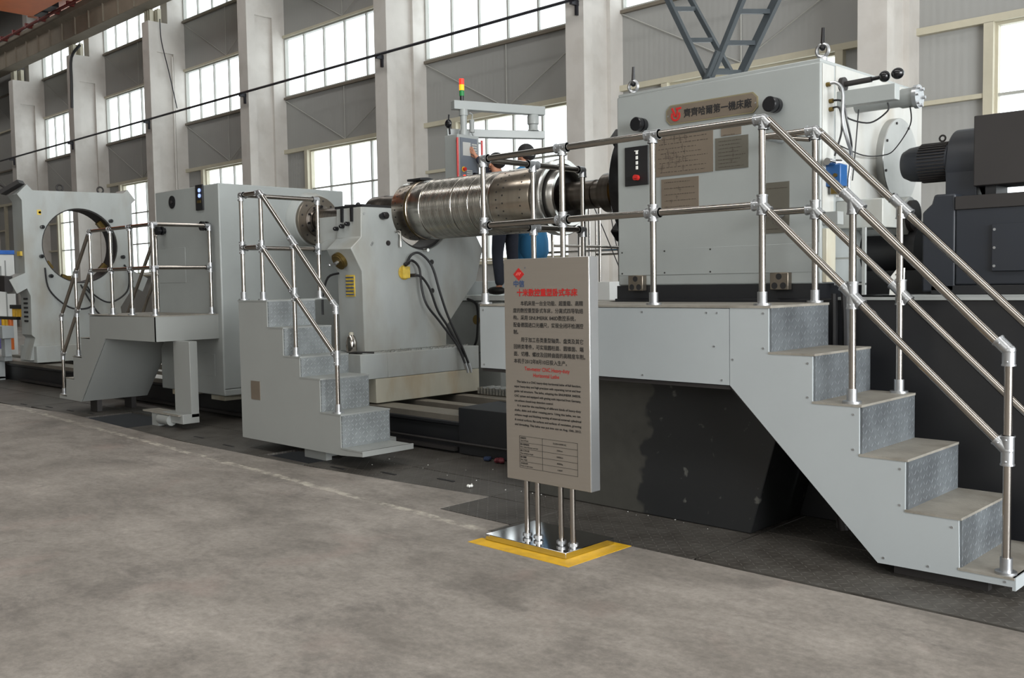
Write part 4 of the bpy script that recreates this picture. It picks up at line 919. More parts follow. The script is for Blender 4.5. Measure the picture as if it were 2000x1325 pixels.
# knobs and bolt holes of the large face
for y, z, r in ((6.105, 2.186, .036),):
    m = MB(); m.lathe([(-7.75, r*.7), (-7.71, r*.7), (-7.71, r), (-7.66, r), (-7.65, r*.8)], y, z, 20); m.build('knob', M_KNOB, sr_)
for y, z in ((6.188, 1.917), (6.764, 1.728), (6.763, 1.427)):
    m = MB(); m.lathe([(-7.75, .026), (-7.742, .026), (-7.742, .017), (-7.735, .017)], y, z, 18); m.build('bolt', M_BROWNB, sr_)
m = MB()
for y, z in ((5.895, 2.203), (5.98, 1.898), (5.99, 1.915)): m.lathe([(-7.75, .014), (-7.744, .014)], y, z, 12)
m.build('plug', M_CARR, sr_)
m = MB(); m.tube([(-7.72, 6.26, 2.03), (-7.70, 6.31, 2.03), (-7.70, 6.31, 1.93)], .011, 8, 4).cyl((-7.70, 6.31, 1.94), (-7.70, 6.31, 1.88), .016, n=10); m.build('nozzle', M_BRIGHT, sr_)
m = MB(); m.cyl((-7.75, 6.66, 1.85), (-7.68, 6.66, 1.85), .018, n=10).cyl((-7.72, 6.64, 1.85), (-7.72, 6.70, 1.85), .012, n=8).cyl((-7.75, 7.04, 2.0), (-7.68, 7.10, 2.02), .016, n=10); m.build('grease_nipple', M_BRIGHT, sr_)
# yellow manifold and three hoses
m = MB(); m.lathe([(-7.75, .075), (-7.735, .075)], 6.385, 1.62, 18); m.box(-7.735, -7.70, 6.34, 6.43, 1.56, 1.68); mf = m.build('manifold', M_YELP, sr_, .004)
m = MB(); m.cyl((-7.73, 6.39, 1.70), (-7.68, 6.39, 1.72), .022, n=10).cyl((-7.73, 6.46, 1.59), (-7.66, 6.47, 1.59), .018, n=10); m.build('hose_union', M_BROWNB, mf)
hoses = ([(-7.70, 6.385, 1.715), (-7.66, 6.42, 1.80), (-7.62, 6.50, 1.81), (-7.58, 6.62, 1.68), (-7.55, 6.70, 1.40), (-7.52, 6.78, 1.15), (-7.46, 6.90, .85), (-7.42, 6.96, .66)],
         [(-7.70, 6.37, 1.70), (-7.66, 6.42, 1.74), (-7.64, 6.50, 1.66), (-7.63, 6.52, 1.45), (-7.60, 6.56, 1.28), (-7.56, 6.70, 1.10), (-7.48, 6.86, .85), (-7.43, 6.92, .66)],
         [(-7.67, 6.46, 1.59), (-7.63, 6.52, 1.57), (-7.60, 6.60, 1.45), (-7.57, 6.68, 1.22), (-7.53, 6.78, 1.05), (-7.47, 6.90, .80), (-7.45, 6.92, .72)])
for h_ in hoses:
    m = MB(); m.tube(h_, .013, 8, 6); m.build('hydraulic_hose', M_RUB, sr_)
m = MB()
for a in (hoses[0], hoses[1]): 
    e = Vector(a[-1]); m.cyl(e, e+Vector((.01, .02, -.07)), .018, n=10).cyl(e+Vector((.01, .02, -.07)), e+Vector((.015, .025, -.1)), .012, n=10)
m.build('hose_end', M_FIT, sr_)
m = MB(); m.box(-8.01, -7.87, 5.846, 5.856, 1.385, 1.60); st = m.build('valve_label_strip', M_YELP, sr_)
m = MB()
for i in range(6): m.box(-8.0, -7.88, 5.835, 5.848, 1.40+i*.034, 1.412+i*.034)
m.build('label_row', M_BLUEI, st)
m = MB(); m.tube([(-8.12, 5.84, 1.62), (-8.25, 5.80, 1.58), (-8.32, 5.78, 1.40), (-8.33, 5.78, 1.2)], .012, 6, 4); m.build('cable', M_RUB, sr_)
ck = thing('metal_chips', (-7.6, 6.6, .83), 'loose silver metal chips scattered on the steady rest base', 'chips'); COL.objects.unlink(ck); bpy.data.objects.remove(ck)
m = MB()
for i in range(240):
    y = random.uniform(5.98, 7.18); x = random.uniform(-7.72, -7.51) if y < 6.95 else random.uniform(-8.1, -7.51); s_2 = random.uniform(.004, .016)
    m.add([(x, y, .831), (x+s_2, y+.3*s_2, .831+s_2*random.random()*1.6), (x+.4*s_2, y+s_2, .832), (x-.2*s_2, y+.4*s_2, .833+s_2*random.random())], [(0, 1, 2), (0, 2, 3), (1, 2, 3)])
tag(m.build('metal_chips', M_FOIL), 'loose silver metal chips scattered on the steady rest base', 'chips', kind='stuff')
jg = thing('steel_flask', (-7.84, 5.77, .832), 'round-shouldered stainless flask standing at the foot of the steady rest', 'flask')
m = MB(); m.lathe([(.832, .045), (.85, .056), (.93, .056), (.985, .04), (1.01, .022), (1.02, .01)], 5.77, 0, 28, 'z', -7.84); m.build('flask_body', M_STEEL, jg)
m = MB(); m.lathe([(1.005, .026), (1.03, .022), (1.035, .006)], 5.77, 0, 20, 'z', -7.84); m.build('stopper', M_CREAM, jg)

# ================================================================== TAILSTOCK
ts = thing('tailstock', (-10.5, 6.3, .3), 'tall grey tailstock housing with a round bolted spindle flange, centre left', 'tailstock')
TX0, TX1, TY0, TY1 = -11.28, -9.78, 5.46, 7.13
m = MB(); m.box(TX0, TX1, TY0, 5.74, .285, .36).box(TX0, TX1, TY0, TY1, .36, 2.645); m.build('body', M_PAINT, ts, .012, 3)
for q in ((TX0+.05, TX0+.7, TY0-.003, TY0+.01, 1.56, 1.97), (TX0+.72, TX1-.2, TY0-.003, TY0+.01, .5, .75)):
    m = MB(); m.box(*q); m.build('inspection_cover', M_PAINT, ts, .002)
m = MB(); m.box(-10.2, -9.9, 5.52, 5.74, .22, .284).box(-11.1, -10.8, 5.5, 5.74, .22, .284); m.build('wiper_pad', M_CREAM, ts, .003)
TF = TX1+.12
m = MB(); m.lathe([(TX1, .345), (TX1+.02, .345), (TF-.02, .315), (TF, .31), (TF, .275)], AY, AZ, 64); m.build('flange_seat', M_PAINTD, ts)
m = MB(); m.lathe([(TF-.01, .288), (TF+.05, .288), (TF+.055, .283), (TF+.055, .18), (TF+.02, .175)], AY, AZ, 64); sf = m.build('spindle_flange', M_FACE, ts)
m = MB()
for i in range(12):
    a = 2*PI*(i+.5)/12; m.cyl((TF+.054, AY+.24*math.cos(a), AZ+.24*math.sin(a)), (TF+.059, AY+.24*math.cos(a), AZ+.24*math.sin(a)), .012, n=10)
m.build('flange_bolts', M_BROWNB, sf)
m = MB(); m.lathe([(TF+.01, .19), (TF+.07, .19), (TF+.08, .15), (TF+.10, .14)], AY, AZ, 48)
m.build('centre_nose', M_DARKST, sf)
m = MB()
for i in range(10):
    a = 2*PI*i/10+.2; m.cyl((TF+.07, AY+.165*math.cos(a), AZ+.165*math.sin(a)), (TF+.095, AY+.165*math.cos(a), AZ+.165*math.sin(a)), .014, n=8)
m.build('nose_bolts', M_KNOB, sf)
m = MB(); m.box(-10.26, -10.10, TY0-.02, TY0, 2.37, 2.655); bp2 = m.build('gauge_panel', M_RUB, ts, .003)
for z in (2.59, 2.53):
    m = MB(); m.cyl((-10.16, TY0-.03, z), (-10.16, TY0-.018, z), .022, n=16); m.build('pilot_lamp', emis('lit_blue_white_lamp', (150, 175, 255), 1.1), bp2)
m = MB(); m.box(-10.22, -10.14, TY0-.023, TY0-.02, 2.45, 2.48); m.build('gauge_label', M_BRASSD, bp2)
m = MB(); m.lathe([(TY0, .075), (TY0-.01, .075), (TY0-.012, .06)], 0, 2.506, 24, 'y', -10.85); dk = m.build('round_vent', M_KNOB, ts)
m = MB(); m.cyl((-10.85, TY0-.02, 2.506), (-10.85, TY0-.011, 2.506), .02, n=14); m.build('vent_hub', M_BROWNB, dk)
for x, z in ((-11.06, 2.18), (-9.99, 2.18)):
    m = MB(); m.lathe([(TY0, .035), (TY0-.03, .035), (TY0-.03, .052), (TY0-.05, .052), (TY0-.055, .03), (TY0-.075, .03), (TY0-.075, .052), (TY0-.11, .052)], 0, z, 20, 'y', x); m.build('shift_knob', M_KNOB, ts)

# ================================================================== FAR STEADY REST (full ring)
fs = thing('steady_rest', (-16.2, 6.4, .35), 'tall closed-ring steady rest with a round opening, standing at the far left', 'steady rest')
FX = -16.0; cY, cZ, FR = 6.455, 2.205, .605
left = [(5.60, .40), (5.69, .75), (5.64, .80), (5.65, 1.41), (5.60, 1.53), (5.45, 1.45), (5.345, 1.665), (5.582, 1.77), (5.58, 2.90), (5.515, 2.99), (5.664, 3.149), (5.745, 3.06), (6.455, 3.075)]
right = [(6.455, 3.075), (7.184, 3.088), (7.265, 3.152), (7.391, 2.988), (7.326, 2.925), (7.325, 1.79), (7.56, 1.67), (7.46, 1.45), (7.30, 1.53), (7.07, 1.195), (7.15, .40), (5.60, .40)]
half1 = left+[(cY, cZ+FR)]+arcpts(cY, cZ, FR, 90, 270, 24)[1:]+[(cY, .40)]
half2 = [(cY, .40)]+arcpts(cY, cZ, FR, 270, 450, 24)+right[:-1]
m = MB(); m.prism(half1, 'x', FX-.42, FX).prism(half2, 'x', FX-.42, FX); m.build('body', M_PAINTD, fs)
m = MB()
ringi = arcpts(cY, cZ, FR+.002, 0, 180, 24)+arcpts(cY, cZ, FR-.02, 180, 0, 24); m.prism(ringi, 'x', FX-.40, FX-.02)
ringi = arcpts(cY, cZ, FR+.002, 180, 360, 24)+arcpts(cY, cZ, FR-.02, 360, 180, 24); m.prism(ringi, 'x', FX-.40, FX-.02); m.build('bore_liner', M_BROWNB, fs)
m = MB(); m.box(FX-.6, FX+.12, 5.66, 7.2, .36, .62); m.build('base', M_PAINTD, fs, .008)
for y, z in ((5.86, 2.49), (6.95, 2.62), (5.83, 2.03), (7.13, 2.03), (5.96, 1.72), (7.25, 1.62)):
    m = MB(); m.lathe([(FX, .03), (FX+.06, .03), (FX+.062, .02)], y, z, 14); m.build('locking_knob', M_KNOB, fs)
m = MB(); m.lathe([(FX, .02), (FX+.004, .02)], 5.84, 2.72, 10); m.box(FX, FX+.004, 5.80, 5.86, 2.68, 2.76); tag(m.build('warning_label', M_YELP, fs), 'small yellow warning label')
for y in (6.2, 6.85):
    m = MB(); m.torus((FX-.1, y, 3.13), .05, .014, 'x').cyl((FX-.1, y, 3.07), (FX-.1, y, 3.09), .03, n=10); m.build('lifting_eye', M_BROWNB, fs)
m = MB(); m.beam((FX-.3, 5.40, 3.02), (FX-.1, 5.62, 3.19), .2, .06).cyl((FX-.3, 5.36, 3.16), (FX-.2, 5.45, 3.08), .02, n=8); m.build('quill_cap', M_BROWNB, fs)
m = MB(); m.beam((FX-.4, 5.30, 1.62), (FX-.02, 5.34, 1.60), .12, .24).cyl((FX-.2, 5.18, 1.5), (FX-.2, 5.32, 1.56), .03, n=8); m.build('quill_cap', M_BROWNB, fs)
for a in (40, 215, 320, 250):
    c_, s_2 = math.cos(math.radians(a)), math.sin(math.radians(a)); m = MB()
    m.beam((FX-.2, cY+(FR+.02)*c_, cZ+(FR+.02)*s_2), (FX-.2, cY+(FR-.1)*c_, cZ+(FR-.1)*s_2), .14, .08, (1, 0, 0)); m.build('support_roller', M_BRASSD, fs)
for h_ in ([(FX+.01, 5.88, 1.85), (FX+.05, 5.92, 1.5), (FX+.08, 6.2, 1.22), (FX+.1, 6.5, 1.2), (FX+.08, 6.6, 1.35), (FX+.05, 6.45, 1.55)], [(FX+.02, 6.5, 1.6), (FX+.06, 6.6, 1.42), (FX+.1, 6.85, 1.28), (FX+.08, 7.15, 1.45), (FX+.03, 7.22, 1.75), (FX+.02, 7.15, 1.9)], [(FX+.02, 6.42, 1.58), (FX+.06, 6.55, 1.3), (FX+.08, 6.7, 1.08), (FX+.04, 6.95, 1.08)]):
    m = MB(); m.tube(h_, .014, 6, 6); m.build('hydraulic_hose', M_RUB, fs)
m = MB()
for i in range(6): m.box(FX-.26, FX-.12, 5.628, 5.645, 1.0+i*.07, 1.03+i*.07)
m.build('louvre', M_KNOB, fs)
m = MB(); m.box(FX-.22, FX-.08, 5.55, 5.60, 2.04, 2.11); m.build('valve', M_YELP, fs)

# ---- far left: white cabinet, hose carrier, brackets, chip conveyor rollers
cb = thing('machine_cabinet', (-19.6, 6.9, 0), 'white machine cabinet with a bright blue top band, far left edge', 'cabinet')
m = MB(); m.box(-21.2, -19.0, 5.95, 6.45, 0, 2.16); m.build('cabinet_body', M_TANBACK, cb, .01)
m = MB(); m.box(-21.22, -18.98, 5.93, 6.47, 2.16, 2.235); m.build('top_band', mat('bright_blue_paint', (46, 104, 190), .4), cb, .01)
m = MB(); m.box(-19.002, -18.996, 6.02, 6.22, 1.7, 1.95); m.build('window', M_CARR, cb)
m = MB(); m.box(-19.0, -18.994, 6.28, 6.30, .3, 2.05); m.build('door_edge', M_CARR, cb)
hc = thing('hose_carrier', (-19, 5.9, .5), 'rack of yellow, orange and blue hoses beside the far left white cabinet', 'hose rack')
m = MB(); m.box(-18.95, -17.55, 5.95, 6.02, 1.0, 1.05).box(-18.3, -17.6, 6.1, 6.16, 1.18, 1.25); hcf = m.build('rack_bar', M_KNOB, hc)
for i, mt in enumerate((M_YEL, M_CARR, M_ORANGE, mat('violet_blue_hose', (96, 92, 150), .5), M_YEL, M_YEL, M_ORANGE)):
    x = -18.88+i*.165; m = MB(); m.cyl((x, 5.97, .48), (x, 5.97, 1.0), .042, n=10); m.build('hose', mt, hc)
m = MB()
for i in range(5): m.cyl((-18.2+i*.13, 6.13, 1.04), (-18.2+i*.13, 6.13, 1.2), .025, n=8)
m.build('roller', M_YEL, hc)
b2 = thing('pipe_bracket', (-18, 5.9, 0), 'white box-section bracket frame at the far left edge, in front of the closed-ring rest', 'bracket')
m = MB(); m.box(-19.6, -17.2, 5.62, 5.74, .33, .41).box(-17.75, -17.5, 5.62, 5.72, .02, .36).box(-18.6, -17.5, 5.62, 5.72, 0, .06); m.build('frame', M_SHEET, b2, .004)
m = MB(); m.box(-17.5, -16.95, 5.52, 5.7, .72, .92).box(-17.28, -17.1, 5.6, 5.7, .41, .72); m.build('arm', M_SHEET, b2, .004)
rc = thing('roller_conveyor', (-13.5, 6.9, .3), 'row of small black and yellow rollers on the bed behind the left platform', 'rollers')
m = MB(); m.box(-14.9, -13.3, 7.30, 7.36, 1.1, 1.3); m.box(-14.9, -14.8, 7.3, 7.36, .3, 1.1).box(-13.4, -13.3, 7.3, 7.36, .3, 1.1); m.build('rail', M_KNOB, rc)
for i in range(12):
    x = -14.85+i*.13; m = MB(); m.cyl((x, 7.22, 1.06), (x, 7.22, 1.24), .035, n=8); m.build('roller', M_YEL if i % 2 else M_KNOB, rc)

# ================================================================== REAR CARRIAGE, PENDANT, PEOPLE, REAR RAILS
ca = thing('tool_carriage', (-7.6, 8.2, .3), 'grey tool carriage casting with a standing deck behind the roll', 'carriage')
m = MB(); m.box(-9.2, -7.6, 7.62, 9.0, .0, .70); m.build('saddle', M_CARR, ca, .01)
m = MB(); m.box(-9.2, -7.6, 7.66, 9.0, .705, 1.295); m.build('apron', M_CARR, ca, .01)
m = MB(); m.box(-8.35, -7.38, 7.62, 9.0, 1.30, 1.36); dk = m.build('deck', M_TANBACK, ca, .004)
m = MB(); m.box(-9.2, -8.36, 7.64, 8.6, 1.275, 1.52); m.build('housing', M_PAINT, ca, .008)
m = MB(); m.lathe([(7.655, .055), (7.66, .055)], 0, 1.08, 20, 'y', -8.02); m.build('round_port', M_BRASSD, ca)
m = MB(); m.tube([(-8.1, 7.60, 1.32), (-7.93, 7.58, 1.25), (-7.9, 7.56, 1.0), (-7.93, 7.54, .80), (-8.1, 7.5, .7)], .014, 6, 6); m.build('hose', M_RUB, ca)
m = MB(); m.cyl((-8.22, 7.66, 1.36), (-8.22, 7.66, 1.48), .03, n=14); m.build('stub_post', M_STEEL, ca)
m = MB(); m.box(-6.98, -6.55, 8.25, 8.98, 1.25, 1.49); m.box(-6.70, -6.6, 8.3, 8.9, 0, 1.25); m.build('rear_step', M_TANBACK, ca, .004)
rr_ = thing('rear_railing', (-6.84, 8.2, 1.36), 'distant bright pipe railing seen past the sign, behind the roll', 'railing')
for z in (2.38, 1.88):
    m = MB(); m.cyl((-6.84, 7.66, z), (-6.84, 8.80, z), .017, n=10); m.build('rail', M_STEEL, rr_)
for y in (7.66, 8.1, 8.45, 8.80):
    m = MB(); m.cyl((-6.84, y, 1.36), (-6.84, y, 2.38), .017, n=10); m.build('post', M_STEEL, rr_)
for z in (2.38, 1.86):
    m = MB(); m.cyl((-8.15, 8.95, z), (-6.84, 8.95, z), .016, n=10).cyl((-8.4, 10.3, z+.0), (-6.0, 10.3, z), .016, n=10); m.build('rail', M_STEEL, rr_)
for x, y, z in ((-8.15, 8.95, 1.36), (-7.4, 8.95, 1.36), (-6.84, 8.95, 1.36), (-8.4, 10.3, 0), (-7.2, 10.3, 0), (-6.0, 10.3, 0)):
    m = MB(); m.cyl((x, y, z), (x, y, 2.38), .016, n=10); m.build('post', M_STEEL, rr_)
m = MB(); m.tube([(-6.9, 8.7, 2.36), (-6.86, 8.74, 2.0), (-6.8, 8.78, 1.7), (-6.78, 8.9, 1.4)], .006, 5, 5).tube([(-6.9, 8.4, 2.36), (-6.84, 8.5, 2.1), (-6.78, 8.75, 1.6)], .006, 5, 5); m.build('cable', M_RUB, rr_)

pn = thing('control_pendant', (-8.43, 7.8, 1.523), 'grey control pendant with screen and red handles hung from a double swing arm', 'control panel')
m = MB(); m.box(-8.50, -8.37, 7.70, 7.9, 1.523, 3.20); m.build('mast', M_PAINT, pn, .006)
m = MB(); m.box(-8.30, -8.08, 7.475, 7.81, 2.60, 3.175); cbx = m.build('enclosure', M_PAINT, pn, .008)
m = MB(); m.box(-8.08, -8.072, 7.51, 7.775, 2.66, 3.14); fp = m.build('face_plate', mat('slate_grey_panel', (92, 98, 106), .4), pn, .002)
m = MB(); m.box(-8.072, -8.068, 7.545, 7.665, 2.94, 3.09); m.build('screen', emis('lit_grey_screen', (150, 152, 150), .25, (150, 150, 146)), fp)
m = MB()
for i in range(4):
    for j in range(5): m.box(-8.072, -8.066, 7.685+i*.02, 7.70+i*.02, 2.95+j*.028, 2.968+j*.028)
for i in range(5):
    for j in range(4): m.box(-8.072, -8.066, 7.60+i*.018, 7.612+i*.018, 2.70+j*.022, 2.714+j*.022)
m.build('keys', M_MUNT, fp)['kind'] = 'stuff'
m = MB(); m.cyl((-8.072, 7.555, 2.785), (-8.066, 7.555, 2.785), .03, n=18); m.build('yellow_ring', M_YEL, fp)
m = MB(); m.cyl((-8.066, 7.555, 2.785), (-8.04, 7.555, 2.785), .02, n=18); tag(m.build('stop_button', M_REDM, fp), 'red emergency stop button')
m = MB(); m.cyl((-8.072, 7.56, 2.71), (-8.055, 7.56, 2.71), .014, n=12); m.build('lit_button', emis('lit_red_button', (255, 70, 50), 1.2), fp)
m = MB(); m.cyl((-8.072, 7.71, 2.74), (-8.05, 7.71, 2.74), .016, n=12).cyl((-8.072, 7.75, 2.74), (-8.05, 7.75, 2.74), .016, n=12); m.build('rotary_switch', M_KNOB, fp)
for y in (7.455, 7.835):
    m = MB(); m.cyl((-8.06, y, 2.66), (-8.06, y, 3.13), .013, n=10); h_ = m.build('handle', M_REDM, pn)
    m = MB()
    for z in (2.68, 2.9, 3.1): m.cyl((-8.06, y, z), (-8.1, 7.48 if y < 7.6 else 7.80, z), .012, n=8)
    m.build('handle_clip', M_PAINT, h_)
m = MB(); m.cyl((-8.14, 7.63, 3.175), (-8.14, 7.63, 3.46), .038, n=20).cyl((-8.14, 7.63, 3.175), (-8.14, 7.63, 3.23), .05, n=20).cyl((-8.14, 7.63, 3.40), (-8.14, 7.63, 3.47), .05, n=20); m.build('swivel_post', M_PAINT, pn)
m = MB(); m.beam((-8.20, 7.52, 3.515), (-7.81, 8.62, 3.515), .1, .10); m.build('upper_arm', M_PAINT, pn, .006)
m = MB(); m.beam((-8.42, 7.62, 3.235), (-7.81, 8.62, 3.235), .1, .09); m.build('lower_arm', M_PAINT, pn, .006)
m = MB(); m.lathe([(3.28, .07), (3.30, .055), (3.35, .055), (3.36, .068), (3.45, .068), (3.465, .06)], 8.49, 0, 24, 'z', -7.86); m.build('arm_pivot', M_PAINT, pn)
m = MB(); m.ball((-8.2, 7.45, 3.30), .05, .03, .05).cyl((-8.2, 7.45, 3.30), (-8.2, 7.46, 3.4), .01, n=6).cyl((-8.2, 7.47, 3.18), (-8.2, 7.46, 3.3), .012, n=6); m.build('round_lamp', M_KNOB, pn)
m = MB(); m.cyl((-8.12, 7.74, 3.22), (-8.12, 7.74, 3.36), .03, n=12).tube([(-8.12, 7.74, 3.36), (-8.12, 7.75, 3.42), (-8.12, 7.70, 3.44)], .008, 6, 3).tube([(-8.12, 7.74, 3.22), (-8.12, 7.76, 3.18), (-8.14, 7.75, 3.16)], .01, 6, 3); m.build('cable_gland', M_CARR, pn)
tw = MB(); tw.cyl((-8.15, 7.62, 3.565), (-8.15, 7.62, 3.62), .024, n=16); tow = tw.build('signal_tower', M_KNOB, pn)
for z, mt, nm in ((3.62, emis('green_lamp', (20, 120, 60), .15, (16, 110, 50)), 'green_lamp'), (3.685, emis('amber_lamp', (255, 150, 10), 1.3), 'amber_lamp'), (3.75, emis('red_lamp', (235, 40, 25), 1.0), 'red_lamp')):
    m = MB(); m.cyl((-8.15, 7.62, z), (-8.15, 7.62, z+.062), .028, n=18); m.build(nm, mt, tow)

def person(name_loc, yaw, H_, label, top_m, leg_m, reach=None, coat=False, lean=0):
    """standing figure facing local +x, then turned by yaw; joints in local metres"""
    x0, y0_, z0_ = name_loc; t = thing('person', name_loc, label, 'person')
    k = H_/1.72; ca_, sa_ = math.cos(yaw), math.sin(yaw)
    def W(x, y, z, *r): return (x0+(x*ca_-y*sa_)*k, y0_+(x*sa_+y*ca_)*k, z0_+z*k)+tuple(q*k for q in r)
    hx = lean
    J = {'pel': W(0, 0, .96, .13, .11), 'wa': W(.01+hx*.3, 0, 1.12, .12, .10), 'ch': W(.02+hx*.7, 0, 1.30, .15, .11), 'nk0': W(.01+hx, 0, 1.44, .07, .07), 'nk': W(.03+hx, 0, 1.50, .052, .05), 'hd0': W(.05+hx*1.2, 0, 1.57, .075, .07), 'hd1': W(.04+hx*1.25, 0, 1.65, .09, .078), 'hd2': W(.035+hx*1.25, 0, 1.705, .045, .045)}
    E_ = [('pel', 'wa'), ('wa', 'ch'), ('ch', 'nk0'), ('nk0', 'nk'), ('nk', 'hd0'), ('hd0', 'hd1'), ('hd1', 'hd2')]
    arms = {}
    for sd in (1, -1):
        s_ = 'l' if sd > 0 else 'r'
        sh = (hx*.9, .17*sd, 1.39)
        if reach and reach[0] == sd:
            hand = Vector(((reach[1][0]-x0)*ca_+(reach[1][1]-y0_)*sa_, -(reach[1][0]-x0)*sa_+(reach[1][1]-y0_)*ca_, reach[1][2]-z0_))/k
            S_ = Vector(sh); mid = (S_+hand)/2; d = (hand-S_).length; L2 = .29; drop = math.sqrt(max(L2*L2-(d/2)**2, .0004)); el = mid+Vector((0, .25*sd, -1)).normalized()*drop
            wr = hand; 
        else:
            el = Vector((-.02+hx*.5, .22*sd, 1.10)); wr = Vector((.10+hx*.4, .21*sd, .87))
        arms[s_] = (Vector(sh), el, wr)
        J['sh'+s_] = W(sh[0], sh[1], sh[2], .06, .06); J['el'+s_] = W(*el, .042, .04); J['wr'+s_] = W(*wr, .028, .024)
        dr = (wr-el).normalized(); pm = wr+dr*.055; J['pm'+s_] = W(*pm, .036, .018)
        E_ += [('nk0', 'sh'+s_), ('sh'+s_, 'el'+s_), ('el'+s_, 'wr'+s_), ('wr'+s_, 'pm'+s_)]
        side = dr.cross(Vector((0, 1, 0) if abs(dr.y) < .8 else (0, 0, 1))).normalized(); pn_ = dr.cross(side)
        for fi, (off, ln) in enumerate(((-.030, .062), (-.010, .075), (.010, .070), (.028, .055))):
            a = pm+side*off+dr*.02; b2_ = a+dr*ln*.55+pn_*.004; c2 = b2_+dr*ln*.5+pn_*.018
            J['f%s%da' % (s_, fi)] = W(*a, .009, .009); J['f%s%db' % (s_, fi)] = W(*b2_, .0085, .0085); J['f%s%dc' % (s_, fi)] = W(*c2, .0075, .0075)
            E_ += [('pm'+s_, 'f%s%da' % (s_, fi)), ('f%s%da' % (s_, fi), 'f%s%db' % (s_, fi)), ('f%s%db' % (s_, fi), 'f%s%dc' % (s_, fi))]
        a = wr+dr*.02-side*.034; b2_ = a+dr*.03-side*.022+pn_*.01; c2 = b2_+dr*.03+pn_*.01
        for nm, q in (('ta', a), ('tb', b2_), ('tc', c2)): J[nm+s_] = W(*q, .010, .010)
        E_ += [('wr'+s_, 'ta'+s_), ('ta'+s_, 'tb'+s_), ('tb'+s_, 'tc'+s_)]
        st_ = .03*sd
        J['hp'+s_] = W(0, .09*sd, .90, .085, .085); J['kn'+s_] = W(.03+st_, .10*sd, .50, .058, .055); J['ak'+s_] = W(-.01+st_, .10*sd, .10, .038, .038); J['to'+s_] = W(.14+st_, .12*sd, .035, .035, .028)
        E_ += [('pel', 'hp'+s_), ('hp'+s_, 'kn'+s_), ('kn'+s_, 'ak'+s_), ('ak'+s_, 'to'+s_)]
    hc_ = J['hd1']; 
    def face(b):
        for sd in (1, -1):
            b.ball(W(.045+hx*1.25, .082*sd, 1.60)[:3], .014*k, .02*k, .03*k, 8, 6); b.ball(W(.122+hx*1.25, .03*sd, 1.615)[:3], .012*k, n=8, m=6)
        b.ball(W(.135+hx*1.25, 0, 1.585)[:3], .018*k, .014*k, .026*k, 8, 6); b.ball(W(.122+hx*1.25, 0, 1.54)[:3], .012*k, .025*k, .008*k, 8, 6)
    body_ = grow('body', J, E_, M_SKIN, t, 1, face)
    def grown(keys, add, extra=None): return {q: J[q][:3]+tuple(v+add for v in J[q][3:]) for q in keys}
    C = grown(['pel', 'wa', 'ch', 'nk0', 'shl', 'ell', 'wrl', 'shr', 'elr', 'wrr'], .022)
    C['nk0'] = J['nk0'][:3]+(.075, .07)
    ed = [('pel', 'wa'), ('wa', 'ch'), ('ch', 'nk0'), ('nk0', 'shl'), ('shl', 'ell'), ('ell', 'wrl'), ('nk0', 'shr'), ('shr', 'elr'), ('elr', 'wrr')]
    if coat:
        C['hem'] = W(0, 0, .66, .20, .20); C['hem2'] = W(0, 0, .30, .22, .22); ed.append(('hem', 'hem2')); ed.append(('pel', 'hem'))
    grow('jacket', C, ed, top_m, t)
    T_ = grown(['pel', 'hpl', 'knl', 'akl', 'hpr', 'knr', 'akr'], .018)
    grow('trousers', T_, [('pel', 'hpl'), ('hpl', 'knl'), ('knl', 'akl'), ('pel', 'hpr'), ('hpr', 'knr'), ('knr', 'akr')], leg_m, t)
    m = MB(); m.ball(W(.02+hx*1.25, 0, 1.655)[:3], .102*k, .094*k, .088*k, 18, 12); m.ball(W(-.02+hx*1.2, 0, 1.62)[:3], .085*k, .085*k, .08*k, 14, 10)
    m.build('hair', M_HAIR, t)
    for s_ in 'lr':
        a_, b_ = Vector(J['ak'+s_][:3]), Vector(J['to'+s_][:3]); d = b_-a_; d.z = 0; d.normalize()
        m = MB(); m.ball((a_.x+d.x*.05, a_.y+d.y*.05, z0_+.05), .14 if abs(d.x) > .5 else .055, .055 if abs(d.x) > .5 else .14, .048, 14, 8); m.build('shoe', M_SHOE, t)
    return t
person((-7.59, 7.73, 1.362), PI, 1.57, 'person in dark clothes behind the roll reaching a hand to the control pendant', M_DARKF, M_DARKF, (-1, (-8.0, 7.69, 2.93)), False, .10)
person((-7.60, 8.17, 1.362), PI, 1.70, 'person in blue work overalls standing behind the roll and watching', M_BLUEF, M_BLUEF, None, True, .05)

# ================================================================== INFORMATION SIGN
sg = thing('information_sign', (-3.65, 4.0, 0), 'free-standing stainless sign board with red and black Chinese and English text', 'sign')
m = MB(); m.box(-4.02, -3.40, 3.88, 4.30, .004, .038); m.build('base_plate', M_MIRROR, sg, .003)
SX0, SX1, SY = -3.905, -3.277, 3.955
m = MB(); m.box(SX0, SX1, SY, SY+.075, .372, 1.632); bd_ = m.build('board', M_SIGNE, sg, .003)
m = MB(); m.box(SX0+.002, SX1-.004, SY-.002, SY, .375, 1.630); m.build('face_sheet', M_SIGN, bd_)
for x in (-3.79, -3.705, -3.53, -3.445):
    m = MB(); m.cyl((x, SY+.04, .03), (x, SY+.04, .40), .0155, n=16); lgp = m.build('leg_tube', M_STEEL, sg)
    m = MB(); m.cyl((x, SY+.04, .03), (x, SY+.04, .037), .033, n=20).cyl((x, SY+.04, .045), (x, SY+.04, .062), .028, n=8).cyl((x, SY+.04, .03), (x, SY+.04, .055), .02, n=14); m.build('foot_flange', M_FIT, lgp)
m = MB(); m.cyl((-4.021, 3.93, .017), (-4.021, 3.93, .018), .003, n=6); m.ball((-3.99, 3.885, .03), .008, n=8, m=6); m.build('fixing_bolt', M_FIT, sg)
F = SY-.003
